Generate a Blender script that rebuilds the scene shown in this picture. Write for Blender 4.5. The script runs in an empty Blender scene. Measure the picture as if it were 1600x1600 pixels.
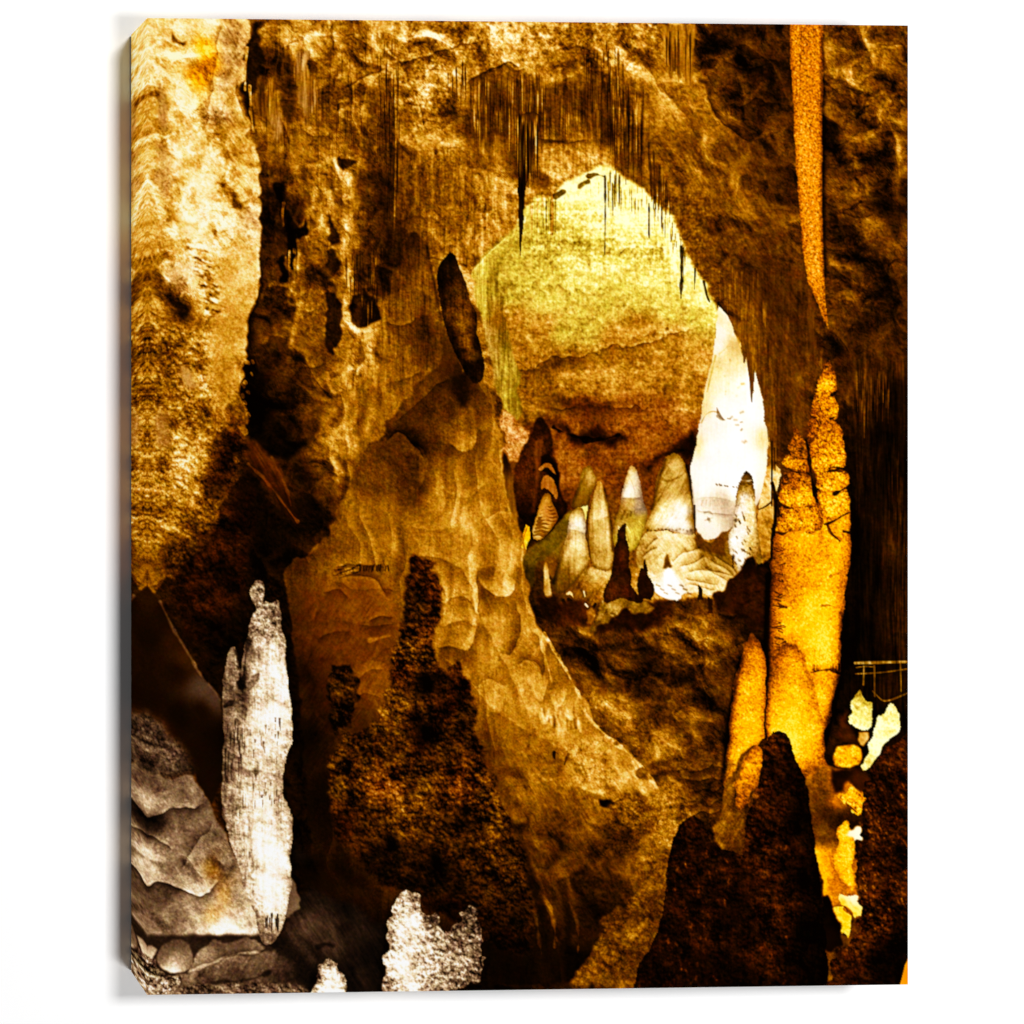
# A gallery-wrapped canvas print of a lit limestone cave on a white wall.
import bpy, math
import numpy as np

C = bpy.context.scene.collection
sc = bpy.context.scene

# ---------------------------------------------------------------- camera, world, lamps
cam_d = bpy.data.cameras.new('camera'); cam = bpy.data.objects.new('camera', cam_d); C.objects.link(cam)
CAM, YAW, FPX, SHX, SHY = (-0.7985, -1.1478, 0.083), 0.027, 1767.7, -1130.4, -135.3     # fitted to the print's corners
cam.location = CAM; cam.rotation_euler = (math.pi/2, 0, -YAW)
cam_d.sensor_width = 36; cam_d.lens = FPX/1600*36; cam_d.shift_x = -SHX/1600; cam_d.shift_y = SHY/1600
cam_d.clip_start = .05; cam_d.clip_end = 50
sc.camera = cam

w = bpy.data.worlds.new('World'); sc.world = w; w.use_nodes = True
w.node_tree.nodes['Background'].inputs[0].default_value = (1, 1, 1, 1)
w.node_tree.nodes['Background'].inputs[1].default_value = 0.03

def softbox(name, loc, target, sx, sy, power):
    d = bpy.data.lights.new(name, 'AREA'); d.shape = 'RECTANGLE'; d.size = sx; d.size_y = sy; d.energy = power
    o = bpy.data.objects.new(name, d); C.objects.link(o); o.location = loc
    v = np.array(target, float)-np.array(loc, float)
    o.rotation_euler = (math.acos(-v[2]/np.linalg.norm(v)), 0, math.atan2(v[1], v[0])-math.pi/2)
    return o
# two tall boxes, up and down on the right, and a strip raking along the wall from the left
softbox('softbox_high', (1.84, -6.0, 3.28), (1.84, 0, 3.28), 2.1, 1.56, 455)
softbox('softbox_low', (1.84, -6.0, -2.32), (1.84, 0, -2.32), 2.1, 1.32, 275)
softbox('strip_left', (-2.1, -0.07, 0.0), (0, -0.07, 0.0), 0.10, 2.6, 24)

vs = sc.view_settings
sc.display_settings.display_device = 'sRGB'
vs.view_transform = 'Standard'; vs.look = 'None'; vs.exposure = 0; vs.gamma = 1; vs.use_curve_mapping = False
LIT = 1.20          # how bright the lamps make a pure white surface; the inks are laid for that
# ---------------------------------------------------------------- the printed picture
# The print is a flat picture of a cave.  It is drawn here with numpy in picture
# coordinates (x to the right, y down) and becomes the ink colour of the canvas.
PX0, PY0, PW_, PH_ = 196, 18, 1236, 1550
rng = np.random.default_rng(11)
KEYS = 'aywogcrt'
RAMP = {
 'a': [(0,(3,1,0)),(8,(22,8,1)),(18,(60,26,2)),(30,(101,51,3)),(42,(142,83,6)),(52,(175,109,13)),(62,(206,141,33)),(72,(230,174,68)),(82,(243,208,122)),(91,(253,236,176)),(100,(255,252,228))],
 'y': [(0,(8,2,0)),(12,(52,18,0)),(25,(116,50,0)),(40,(178,88,0)),(55,(226,130,0)),(68,(250,164,0)),(80,(255,194,6)),(90,(255,214,26)),(100,(255,238,100))],
 'w': [(0,(4,2,1)),(10,(30,16,7)),(22,(72,44,25)),(38,(122,86,54)),(52,(164,126,86)),(66,(210,174,130)),(78,(240,214,172)),(89,(253,244,222)),(100,(255,255,255))],
 'o': [(0,(8,2,0)),(15,(70,26,0)),(30,(126,58,0)),(45,(180,92,0)),(58,(218,124,2)),(70,(240,150,10)),(82,(252,182,40)),(100,(255,225,130))],
 'g': [(0,(4,3,0)),(15,(54,33,2)),(30,(106,72,6)),(45,(152,112,16)),(58,(192,152,36)),(70,(222,190,66)),(82,(243,224,106)),(91,(253,245,160)),(100,(255,255,216))],
 'c': [(0,(4,2,0)),(15,(54,28,2)),(30,(108,64,4)),(45,(160,106,14)),(60,(210,162,68)),(73,(235,200,116)),(85,(251,234,174)),(94,(255,251,228)),(100,(255,255,255))],
 'r': [(0,(3,1,0)),(8,(24,7,0)),(18,(62,22,1)),(30,(108,46,3)),(42,(150,76,8)),(52,(180,104,20)),(62,(208,134,44)),(75,(234,174,92)),(88,(250,218,150)),(100,(255,245,215))],
 't': [(0,(4,2,0)),(15,(54,24,2)),(30,(108,57,7)),(45,(160,100,24)),(58,(203,147,70)),(70,(231,184,108)),(82,(247,216,150)),(92,(254,240,196)),(100,(255,255,238))],
}

def gsm(a, sx, sy=None, ang=0.0):
    sy = sx if sy is None else sy
    fy = np.fft.fftfreq(a.shape[0])[:, None]; fx = np.fft.rfftfreq(a.shape[1])[None, :]
    c, s = math.cos(ang), math.sin(ang)
    u = c*fx + s*fy; v = -s*fx + c*fy
    k = np.exp(-2*math.pi**2*((sx*u)**2 + (sy*v)**2))
    return np.fft.irfft2(np.fft.rfft2(a)*k, a.shape).astype(np.float32)

def nrm(a):
    a = a - a.mean(); return (a/a.std()).astype(np.float32)

def noise(sx, sy=None, ang=0.0):
    n = rng.standard_normal((PH_, PW_)).astype(np.float32)
    sy = sx if sy is None else sy
    return nrm(gsm(n, sx, sy, ang) - gsm(n, sx*2.6, sy*2.6, ang))

def grad(h, lx, ly):
    gy, gx = np.gradient(h); return nrm(-(gx*lx + gy*ly))

YY, XX = np.mgrid[0:PH_, 0:PW_].astype(np.float32)
XX += PX0; YY += PY0

def worley(cx, cy, jit=0.9, wx=None, wy=None, seed=1):
    r = np.random.default_rng(seed)
    gx = (XX + (0 if wx is None else wx))/cx; gy = (YY + (0 if wy is None else wy))/cy
    ix = np.floor(gx).astype(int); iy = np.floor(gy).astype(int)
    J = r.random((256, 256, 3)).astype(np.float32)
    f1 = np.full(gx.shape, 9, np.float32); f2 = f1.copy(); cid = np.zeros(gx.shape, np.float32)
    for dy in (-1, 0, 1):
        for dx in (-1, 0, 1):
            j = J[(iy+dy) % 256, (ix+dx) % 256]
            d = np.hypot(ix+dx+.5+(j[..., 0]-.5)*jit-gx, iy+dy+.5+(j[..., 1]-.5)*jit-gy).astype(np.float32)
            n = d < f1
            f2 = np.where(n, f1, np.minimum(f2, d)); f1 = np.where(n, d, f1); cid = np.where(n, j[..., 2], cid)
    return f1, f2, cid

def bend(a, dx, dy):
    yi = np.clip(np.arange(PH_)[:, None]+dy, 0, PH_-1).round().astype(int)
    xi = np.clip(np.arange(PW_)[None, :]+dx, 0, PW_-1).round().astype(int)
    return a[yi, xi]

def sstep(a, b, x):
    t = np.clip((x-a)/(b-a), 0, 1); return t*t*(3-2*t)

def fields():
    F = {}
    n1, n2, n4, n8, n16, n32, n64 = [noise(s) for s in (0.8, 1.6, 3.2, 6.5, 13, 26, 52)]
    m8, m16, m32 = noise(6.5), noise(13), noise(26)
    wx, wy = n16*6+n8*3, m16*6+m8*3
    rg = lambda n: 1-1.6*np.abs(n)
    h = bend(rg(m8)*2.2+n8*2.2+rg(m16)*4.5+n16*4+rg(m32)*7+n32*6, n16*5+n8*2.5, m16*5+m8*2.5)
    h = gsm(h, .7)+n1*.5+n2*1.2+n4*1.6
    cav = nrm(h-gsm(h, 5))*.45+nrm(h-gsm(h, 16))*.55
    sh = np.clip(nrm(grad(h, .6, -.8)), -2.4, 2.4)
    sh8 = np.clip(nrm(grad(gsm(h, 3), .7, -.7)), -2.4, 2.4)
    pit = sstep(.95, 1.5, nrm(bend(n4*.45+n8*.9+n16*.7, m8*3, n8*3)))
    F['rock'] = nrm(sh*.55+sh8*.55+cav*.8-pit*1.1)
    F['grain'] = nrm(n1*.8+n2*.8+n4*.3)
    st = noise(.9, 9); st2 = noise(2.0, 28); st3 = noise(4.5, 50)
    v = st*.7+st2*.9+st3*.8
    F['vert'] = nrm(bend(st2*.9+st3*.8, n16*.9+n8*.6, n16*4)+st*.7)
    def slant(deg):
        a = math.radians(deg)
        return nrm(noise(.9, 6, a)*.8+bend(noise(1.8, 13, a)*.8+noise(4, 26, a)*.8, n16*1.2+n8*.8, m16*1.2+m8*.8))
    F['dr'] = slant(-32); F['dl'] = slant(32)
    f1, f2, c = worley(5.0, 5.0, .95, n4*1.2, n8*1.5, 3)
    b = np.clip(1-(f1*1.45)**2, 0, 1)*(.35+c)
    f1, f2, c2 = worley(10, 11, .95, n4*2, n8*3, 4)
    b2 = np.sqrt(np.clip(1-(f1*1.35)**2, 0, 1))*(.3+c2)
    q = noise(1.9)*1.0+noise(3.6)*.9+nrm(b)*.35+nrm(b2)*.15
    F['pop'] = nrm(np.tanh(nrm(q)*.9)*.9+np.clip(grad(gsm(q, .8), .45, -.85), -2.2, 2.2)*.65+n1*.25+np.clip(n8, -2, 2)*.5+np.clip(n16, -2, 2)*.4)
    F['blot'] = nrm(n16*.7+n32*1.0+n64*.8+n8*.5)
    w = np.clip(n4*.7+n8*.7, 0, 2)
    F['crack'] = -(np.exp(-(bend(m16+n8*.35, n8*2, m8*2)/(.03+.16*w))**2)*sstep(.1, .8, n32+n16*.5)*np.clip(w*2, 0, 1))-pit*.9
    F['strata'] = nrm(noise(14, 1.3)*.6+noise(30, 3.5)*.8+n2*.6+n4*.4)
    f1, f2, c = worley(38, 62, .95, n16*8+n32*14, n16*8+n32*10, 8)
    hh = gsm(np.sqrt(np.clip(1.15-(f1)**2, 0.02, 2))*30, 1.5) + n4*.25
    F['lump'] = nrm(np.clip(nrm(grad(hh, .75, .35)), -2.0, 2.0)+nrm(np.clip(f2-f1, 0, .5))*.35+(c-.5)*1.2)
    f1, f2, c = worley(30, 24, .95, n16*9+n8*4+n32*9, m16*9+m8*4+m32*9, 21)
    g1, g2, c2 = worley(12, 10, .95, n8*4+n4*2+n16*5, m8*4+n4*1.5+m16*5, 22)
    F['facet'] = nrm((c-.5)*1.6+(c2-.5)*1.5-np.exp(-(g2-g1)*9)*.7-np.exp(-(f2-f1)*14)*.9+sh*.25)
    hb = bend(rg(noise(14))*5+rg(m32)*12+noise(34)*15+n16*5+noise(60)*20, n32*8+n16*4, m32*8+m16*4)
    F['bulk'] = nrm(np.clip(nrm(grad(hb, .55, -.8)), -2.2, 2.2)*.8+np.clip(nrm(hb-gsm(hb, 22)), -2.5, 2)*.8)
    hf = bend(rg(noise(9, 34))*6+noise(14, 60)*9+noise(30, 80)*12, n32*6+n16*3, m16*4)
    F['flow'] = nrm(np.clip(nrm(grad(hf, .9, -.25)), -2.2, 2.2)+np.clip(nrm(hf-gsm(hf, 14, 30)), -2, 2)*.6)
    F['spk'] = np.clip(nrm(n1*.7+n2*.7), -3, 3)
    F['wob'] = n4*.35+n8*.8; F['wx'] = n8*.9+n16*.6+n4*.35; F['wy'] = m8*.9+m16*.6+noise(3.2)*.35
    F['rx'] = n8*.7+n4*.5; F['ry'] = m8*.7+noise(3.2)*.5
    return F

FK = ['rock', 'grain', 'vert', 'dr', 'dl', 'pop', 'blot', 'crack', 'strata', 'lump', 'spk', 'facet', 'bulk', 'flow']

def polymask(poly, x0, y0, x1, y1):
    xs = np.arange(x0, x1, dtype=np.float32)[None, :]+.01; ys = np.arange(y0, y1, dtype=np.float32)[:, None]+.01
    m = np.zeros((y1-y0, x1-x0), bool)
    n = len(poly)
    for i in range(n):
        ax, ay = poly[i]; bx, by = poly[(i+1) % n]
        if ay == by: continue
        c = ((ay > ys) != (by > ys)) & (xs < (bx-ax)*(ys-ay)/(by-ay)+ax)
        m ^= c
    return m

def box(a, r):
    if r < 1: return a
    for ax in (0, 1):
        k = 2*r+1
        p = np.concatenate([np.repeat(np.take(a, [0], ax), r+1, ax), a, np.repeat(np.take(a, [-1], ax), r, ax)], ax)
        c = np.cumsum(p, ax, dtype=np.float64)
        a = ((np.take(c, np.arange(k, c.shape[ax]), ax)-np.take(c, np.arange(0, c.shape[ax]-k), ax))/k).astype(np.float32)
    return a

def resize(a, shape):
    h, w = a.shape; H, W = shape
    y = np.clip((np.arange(H)+.5)*h/H-.5, 0, h-1); x = np.clip((np.arange(W)+.5)*w/W-.5, 0, w-1)
    y0 = np.minimum(y.astype(int), h-2) if h > 1 else np.zeros(H, int); x0 = np.minimum(x.astype(int), w-2) if w > 1 else np.zeros(W, int)
    fy = (y-y0)[:, None]; fx = (x-x0)[None, :]
    y1 = np.minimum(y0+1, h-1); x1 = np.minimum(x0+1, w-1)
    return ((a[y0][:, x0]*(1-fx)+a[y0][:, x1]*fx)*(1-fy)+(a[y1][:, x0]*(1-fx)+a[y1][:, x1]*fx)*fy).astype(np.float32)

def rounded(pts, closed, n=2):
    # corner cutting: hand-placed corners become curves
    for _ in range(n):
        q = [] if closed else [pts[0][:2]]
        m = len(pts)
        for i in range(m if closed else m-1):
            a, b = pts[i], pts[(i+1) % m]
            q += [(a[0]*.75+b[0]*.25, a[1]*.75+b[1]*.25), (a[0]*.25+b[0]*.75, a[1]*.25+b[1]*.75)]
        if not closed: q.append(pts[-1][:2])
        pts = q
    return pts

class Picture:
    def __init__(s):
        s.F = fields()
        s.T = np.zeros((PH_, PW_), np.float32)
        s.P = np.zeros((len(KEYS), PH_, PW_), np.float32); s.P[0] = 1
        s.A = np.zeros((len(FK), PH_, PW_), np.float32)
        s.label = np.zeros((PH_, PW_), np.int16); s.names = ['printed_cave_wall']; s.info = [None]

    def tones(s, pts, pal, x0, y0, x1, y1, sm, pw):
        q = 4
        xs = np.arange(x0, x1, q)+q/2; ys = np.arange(y0, y1, q)+q/2
        gx, gy = np.meshgrid(xs, ys)
        num = np.zeros(gx.shape); den = np.zeros(gx.shape); pn = np.zeros((len(KEYS),)+gx.shape)
        for p in pts:
            w = 1/(((gx-p[0])**2+(gy-p[1])**2)+sm*sm)**(pw/2)
            num += w*p[2]; den += w
            k = p[3] if len(p) > 3 else pal
            pn[KEYS.index(k)] += w
        sh = (y1-y0, x1-x0)
        return resize(box(box((num/den).astype(np.float32), 1), 1), sh), [resize(v/den, sh) if v.any() else None for v in pn]

    def region(s, poly, pts, pal='a', tex=None, feather=0, warp=2.0, sm=9, pw=3.6, name=None, info=None, alpha=1.0, keep=False, form=None, fr=0):
        mg = int(feather*3+warp*3+6); poly = rounded(poly, True, 1) if len(poly) > 7 and all(205 < q[0] < 1424 and 44 < q[1] < 1536 for q in poly) else poly
        xs = [p[0] for p in poly]; ys = [p[1] for p in poly]
        x0 = max(PX0, int(min(xs))-mg); x1 = min(PX0+PW_, int(max(xs))+mg)
        y0 = max(PY0, int(min(ys))-mg); y1 = min(PY0+PH_, int(max(ys))+mg)
        m = polymask(poly, x0, y0, x1, y1).astype(np.float32)
        sl = (slice(y0-PY0, y1-PY0), slice(x0-PX0, x1-PX0))
        if warp:
            kx, ky = ('rx', 'ry') if (tex and tex.get('pop', 0) >= 4.5) else ('wx', 'wy')
            gx = np.clip(np.arange(x1-x0)[None, :]+s.F[kx][sl]*warp, 0, x1-x0-1).round().astype(int)
            gy = np.clip(np.arange(y1-y0)[:, None]+s.F[ky][sl]*warp, 0, y1-y0-1).round().astype(int)
            m = m[gy, gx]
        hard = m > .5
        m = box(box(m, max(1, int(feather))), max(1, int(feather))) if feather >= 1 else (m*.5+box(m, 1)*.5)
        m = m*alpha
        t, pl = s.tones(pts, pal, x0, y0, x1, y1, sm, pw)
        if form is None: form = .3 if name in ('printed_stalagmite', 'printed_column', 'printed_stalactite', 'printed_coral_stalagmite') else 0
        if form:                      # a printed cone is darker towards its sides
            wd = (max(xs)-min(xs)) if not fr else fr
            r = max(1, int(wd*.16)); e = hard.astype(np.float32)
            e = box(box(e, r), max(1, r//2))
            t = t*(1-form*np.clip((1-e)*2.0, 0, 1)**1.3)
        s.T[sl] = s.T[sl]*(1-m)+t*m
        for k in range(len(KEYS)):
            s.P[k][sl] = s.P[k][sl]*(1-m)+(pl[k]*m if pl[k] is not None else 0)
        if not keep:
            tex = tex or {}
            for i, k in enumerate(FK):
                s.A[i][sl] = s.A[i][sl]*(1-m)+tex.get(k, 0)*m
        if name:
            s.names.append(name); s.info.append(info)
            L = s.label[sl]; L[hard] = len(s.names)-1

    def seg(s, pts, pad):
        if len(pts) > 2: pts = rounded(pts, False)
        xs = [p[0] for p in pts]; ys = [p[1] for p in pts]
        x0 = max(PX0, int(min(xs)-pad)); x1 = min(PX0+PW_, int(max(xs)+pad)+1)
        y0 = max(PY0, int(min(ys)-pad)); y1 = min(PY0+PH_, int(max(ys)+pad)+1)
        if x1 <= x0 or y1 <= y0: return None
        sl = (slice(y0-PY0, y1-PY0), slice(x0-PX0, x1-PX0))
        gx = XX[sl]; gy = YY[sl]
        best = np.full(gx.shape, 1e9, np.float32); side = np.zeros(gx.shape, np.float32); par = side.copy()
        n = len(pts)-1
        for i in range(n):
            ax, ay = pts[i][:2]; bx, by = pts[i+1][:2]
            dx, dy = bx-ax, by-ay; L = dx*dx+dy*dy+1e-6
            u = np.clip(((gx-ax)*dx+(gy-ay)*dy)/L, 0, 1)
            d = np.hypot(gx-ax-u*dx, gy-ay-u*dy)
            k = d < best
            best = np.where(k, d, best); par = np.where(k, (i+u)/n, par)
            side = np.where(k, np.sign((gx-ax)*dy-(gy-ay)*dx), side)
        return sl, best, side, par

    def stroke(s, pts, w0, w1, t, alpha=1.0, soft=1.5, wob=0.6, pal=None, name=None, info=None):
        r = s.seg(pts, max(w0, w1)+soft*2+4)
        if r is None: return
        sl, d, side, par = r
        w = w0+(w1-w0)*par + s.F['wob'][sl]*wob
        m = np.clip((w-d)/soft+.5, 0, 1)*alpha
        s.T[sl] = s.T[sl]*(1-m)+t*m
        if pal:
            for k in range(len(KEYS)): s.P[k][sl] = s.P[k][sl]*(1-m)+(m if KEYS[k] == pal else 0)
        if name:
            s.names.append(name); s.info.append(info); s.label[sl][m > .5] = len(s.names)-1

    def glow(s, pts, r, dt):
        q = s.seg(pts, r*3)
        if q is None: return
        sl, d, side, par = q
        s.T[sl] += dt*np.exp(-(d/r)**2)

    def ledge(s, pts, dark, light, w, flip=False, wob=1.5):
        # a crease: dark fading off on one side (right of the walk), light on the other
        q = s.seg(pts, w*4)
        if q is None: return
        sl, d, side, par = q
        sd = (d*side + s.F['wob'][sl]*wob)*(-1 if flip else 1)
        end = np.clip(np.minimum(par, 1-par)*5, 0, 1)
        ad = np.abs(sd)
        v = np.where(sd > 0, -dark*1.15*np.exp(-ad/(w*1.1)), light*.75*np.exp(-ad/(w*.9)))
        v = v*sstep(0, 1.6, ad)
        s.T[sl] += end*v*np.clip((w*3.5-d)/w, 0, 1)

    def straws(s, poly, n, l0, l1, t0, t1, w=1.0, alpha=.7, seed=0):
        r = np.random.default_rng(seed)
        xs = [p[0] for p in poly]; ys = [p[1] for p in poly]
        k = 0; tries = 0
        while k < n and tries < n*20:
            tries += 1
            x = r.uniform(min(xs), max(xs)); y = r.uniform(min(ys), max(ys))
            if not polymask(poly, int(x), int(y), int(x)+1, int(y)+1)[0, 0]: continue
            k += 1
            L = r.uniform(l0, l1); t = r.uniform(t0, t1); ww = w*r.uniform(.6, 1.5)
            ya = max(int(y), PY0); yb = min(int(y+L), PY0+PH_)
            xa = max(int(x-ww-2), PX0); xb = min(int(x+ww+3), PX0+PW_)
            if yb <= ya or xb <= xa: continue
            yy = np.arange(ya, yb)[:, None]; xx = np.arange(xa, xb)[None, :]
            f = (yy-y)/L
            wid = ww*(1-f*.75)
            m = np.clip(wid-np.abs(xx-x)+.5, 0, 1)*alpha*np.clip(f*6, 0, 1)
            sl = (slice(ya-PY0, yb-PY0), slice(xa-PX0, xb-PX0))
            s.T[sl] = s.T[sl]*(1-m)+t*m

    def finish(s):
        T = s.T
        D = np.zeros_like(T)
        for i, k in enumerate(FK):
            if k != 'pop': D += s.A[i]*s.F[k]*{'grain': .62, 'spk': .8, 'rock': .9}.get(k, 1)
        hi = np.clip((112-T)/34, .12, 1)
        T = T + D*np.clip(.22+T/52, 0, 1.25)*hi + s.A[FK.index('pop')]*s.F['pop']*np.clip(.1+T/24, 0, 1.25)*hi
        T = T + (T-gsm(T, 1.5))*.42 + (T-gsm(T, 9))*.18
        T = T - 4.2*np.sin(math.pi*np.clip(T, 0, 62)/62)+2.2*np.sin(math.pi*np.clip((T-62)/38, 0, 1))
        T = np.clip(T, 0, 100)
        out = np.zeros((PH_, PW_, 3), np.float32)
        tot = s.P.sum(0)+1e-6
        for k, key in enumerate(KEYS):
            rp = RAMP[key]; tx = [r[0] for r in rp]
            w = s.P[k]/tot
            for c in range(3):
                out[..., c] += w*np.interp(T, tx, [r[1][c] for r in rp]).astype(np.float32)
        # the grain and colour noise of the enlarged photograph
        g = np.clip(T/30, .1, 1)*np.clip((104-T)/20, .15, 1)
        ca = nrm(s.F['grain']*.3+noise(1.3))*2.4; cb = noise(1.5)*1.8+noise(5)*2.2; cc = noise(1.4)*3
        out[..., 0] += g*ca; out[..., 1] += g*cb*.8; out[..., 2] += g*cc
        lum = (out*np.array([.3, .59, .11], np.float32)).sum(-1, keepdims=True)
        sat = (1.13-.13*np.clip(s.P[KEYS.index('w')]/tot, 0, 1))[..., None]
        out = lum+(out-lum)*sat
        return np.clip(out/255, 0, 1)
ROCK = dict(bulk=5.5, rock=5, grain=2.8, blot=3, crack=5, facet=3.5)
def draw(p):
    full = [(190, 10), (1440, 10), (1440, 1575), (190, 1575)]
    # --- the whole chamber: roof, recesses, right wall, rubble floor
    base = [
     (400,100,20),(420,60,48),(450,70,60),(490,60,61),(430,150,46),(443,105,28),(475,110,40),(505,120,45),(500,200,34),(420,200,44),(450,225,40),(550,60,59),(570,100,59),(540,180,51),(570,200,38),(430,250,34),(480,250,42),(520,260,53),(440,305,16),(500,320,51),(530,300,55),(500,380,49),(540,370,53),(570,330,33),(580,300,34),(420,330,25),(410,370,20),(430,380,12),(430,430,30),(460,430,38),(500,430,30),(480,480,46),(500,500,45),(440,500,30),(420,540,20),(550,460,54),(560,520,54),(545,580,50),(460,560,28),(480,590,28),(400,600,2),(410,650,1),(450,620,14),(490,640,26),(440,690,3),(480,680,15),(520,650,44),(540,620,47),(550,680,50),(510,700,48),(530,740,42),(570,600,50),(580,640,40),(495,720,40),(520,770,26),(470,740,8),(400,700,20),(420,720,22),(440,760,16),(400,760,8),(420,820,5),(480,800,6),(450,860,4),(500,830,10),(330,880,14),(300,920,15),(350,930,12),(400,880,4),(440,900,7),(370,960,5),(330,1000,6),(300,960,10),(480,900,8),(470,960,6),(470,1050,5),(475,1150,5),(480,1250,5),(490,1350,5),(330,1050,5),(230,1000,8),(230,1300,30),(300,1500,30),(560,1480,3),(680,1400,3),(560,1420,5),(700,1530,2),(800,1530,3),
     (620,60,64),(680,50,64),(750,50,62),(800,60,66),(850,50,62),(900,60,56),(620,100,52),(700,90,54),(660,140,64),(720,130,59),(780,130,56),(850,100,58),(930,80,46),(900,120,44),(970,60,60),(990,80,60),(615,160,46),(660,200,52),(700,180,46),(770,150,24),(760,200,24),(800,190,28),(850,170,30),(900,150,40),(950,140,46),(980,140,46),(1000,110,58),(630,250,44),(690,250,52),(720,270,46),(760,250,40),(820,250,22),(860,240,48),(900,250,52),(940,225,38),(960,200,28),(980,240,26),(600,300,20),(650,310,42),(700,310,44),(740,300,44),(770,290,56),(790,320,54),(750,350,60),(720,350,49),(680,350,46),(620,340,26),(610,380,18),(650,400,25),(700,380,48),(740,380,58),(770,360,64),(860,270,52),(900,265,56),(940,255,54),(720,400,50),(600,150,38),(600,200,32),
     (1030,60,54),(1060,60,56),(1080,80,50),(1050,100,50),(1000,180,46),(1030,180,49),(1060,160,48),(1090,150,50),(1100,80,20),(1130,60,16),(1150,90,22),(1120,110,26),(1180,100,18),(1210,60,20),(1150,140,25),(1200,160,16),(1180,180,16),(1130,185,38),(1060,220,46),(1100,230,47),(1150,230,33),(1200,220,25),(1220,120,15),(1030,250,42),(1080,280,46),(1130,280,45),(1180,280,31),(1220,280,26),(1050,310,40),(1100,340,42),(1150,340,40),(1200,340,30),(1080,370,38),(1120,400,39),(1170,420,28),(1220,420,28),(1130,450,36),(1160,490,32),(1210,480,25),(1250,450,25),(1160,550,40),(1190,530,32),(1220,560,28),(1200,600,33),(1230,620,27),(1220,660,26),(1250,600,32),(1200,660,34),
     (1310,60,40),(1350,60,41),(1390,60,38),(1410,100,26),(1300,110,38),(1340,120,42),(1380,110,37),(1310,160,34),(1350,170,40),(1400,170,34),(1300,210,12),(1330,220,29),(1380,220,37),(1410,230,33),(1300,260,18),(1350,260,29),(1390,250,27),(1310,310,27),(1350,300,32),(1380,320,10),(1405,320,11),(1320,360,18),(1360,350,34),(1310,400,28),(1350,420,20),(1400,400,28),(1390,450,16),(1330,460,30),(1300,500,30),(1340,530,17),(1400,500,17),(1330,560,16),(1380,560,20),(1340,600,22),(1370,565,22),(1390,620,6),(1350,650,14),(1380,680,3),(1410,650,10),(1350,720,12),(1390,740,4),(1360,780,6),(1400,800,11),(1340,850,2),(1350,900,2),(1400,860,15),(1380,950,9),(1400,950,12),(1345,980,1),(1410,1000,12),(1350,1050,4),(1400,1080,12),(1380,1120,7),(1310,1150,10),(1310,1100,6),(1330,1030,2),
     (870,960,25),(900,980,25),(950,1000,20),(1000,990,26),(1050,960,28),(1100,980,33),(1150,970,13),(1180,930,12),(1180,1000,10),(900,1030,27),(950,1060,20),(1000,1050,20),(1050,1030,28),(1100,1010,37),(1140,1010,31),(930,1090,37),(960,1130,37),(1000,1120,27),(1050,1100,25),(1100,1080,25),(1130,1060,18),(1000,1170,41),(1040,1180,36),(1090,1160,30),(1110,1120,20),(1060,1250,49),(1090,1220,20),(1110,1260,25),(1060,1300,49),(1040,1340,38),(1100,1300,20),(940,1440,16),(960,1400,16),(990,1350,44),(980,1400,33),(1000,1440,28),(970,1480,28),(920,1530,33),(960,1520,36),(850,1480,8),(880,1510,4)]
    p.region(full, base, 'a', dict(ROCK, vert=1.5, blot=3), warp=0, sm=7)
    def zone(poly, tex, feather=14):      # a change of texture only
        xs = [q[0] for q in poly]; ys = [q[1] for q in poly]
        x0 = max(PX0, min(xs)-50); x1 = min(PX0+PW_, max(xs)+50); y0 = max(PY0, min(ys)-50); y1 = min(PY0+PH_, max(ys)+50)
        m = box(box(polymask(poly, x0, y0, x1, y1).astype(np.float32), feather), feather)
        sl = (slice(y0-PY0, y1-PY0), slice(x0-PX0, x1-PX0))
        for i, k in enumerate(FK): p.A[i][sl] = p.A[i][sl]*(1-m)+tex.get(k, 0)*m
    zone([(400,30),(620,30),(620,420),(560,560),(400,420)], dict(vert=2, flow=5, bulk=4, rock=6, grain=2.5, crack=6, blot=2, facet=2))
    zone([(560,560),(640,380),(600,700),(500,800),(520,560)], dict(vert=2.5, flow=5.5, bulk=3, rock=4.5, grain=2, crack=6, blot=2, facet=2))
    zone([(400,500),(540,500),(520,800),(400,800)], dict(bulk=7, rock=5, dl=1, crack=6, blot=2, grain=2, facet=3))
    zone([(600,20),(1040,20),(1000,130),(760,120),(640,240)], dict(bulk=5, rock=6, strata=2, dl=2, grain=3, crack=5, blot=2, facet=3))
    zone([(720,110),(1040,120),(1040,300),(800,250),(740,250)], dict(vert=5.5, rock=3.5, bulk=3, grain=3, blot=3))
    zone([(620,240),(720,240),(800,330),(740,420),(620,380)], dict(rock=4, vert=4, grain=4, blot=3, crack=4))
    zone([(1000,60),(1090,120),(1230,260),(1230,420),(1100,400),(1020,250)], dict(bulk=4.5, rock=4.5, dr=2.2, grain=2.2, crack=5, blot=2, facet=1.6))
    zone([(1130,420),(1260,420),(1260,700),(1190,700)], dict(vert=3, dr=2, rock=3, grain=2, blot=2.5))
    zone([(1090,30),(1230,30),(1230,230),(1120,190)], dict(bulk=7, rock=6, grain=2.5, crack=8, blot=4, facet=4))
    zone([(1290,30),(1430,30),(1430,480),(1290,480)], dict(bulk=7, rock=6, grain=2.5, crack=9, blot=3, facet=4))
    zone([(1330,560),(1430,560),(1430,1150),(1330,1150)], dict(vert=7, rock=2.5, grain=2))
    zone([(840,950),(1190,960),(1120,1320),(1020,1230)], dict(bulk=9, rock=6.5, pop=2, crack=6, grain=2, blot=5, facet=2.5))
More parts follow.
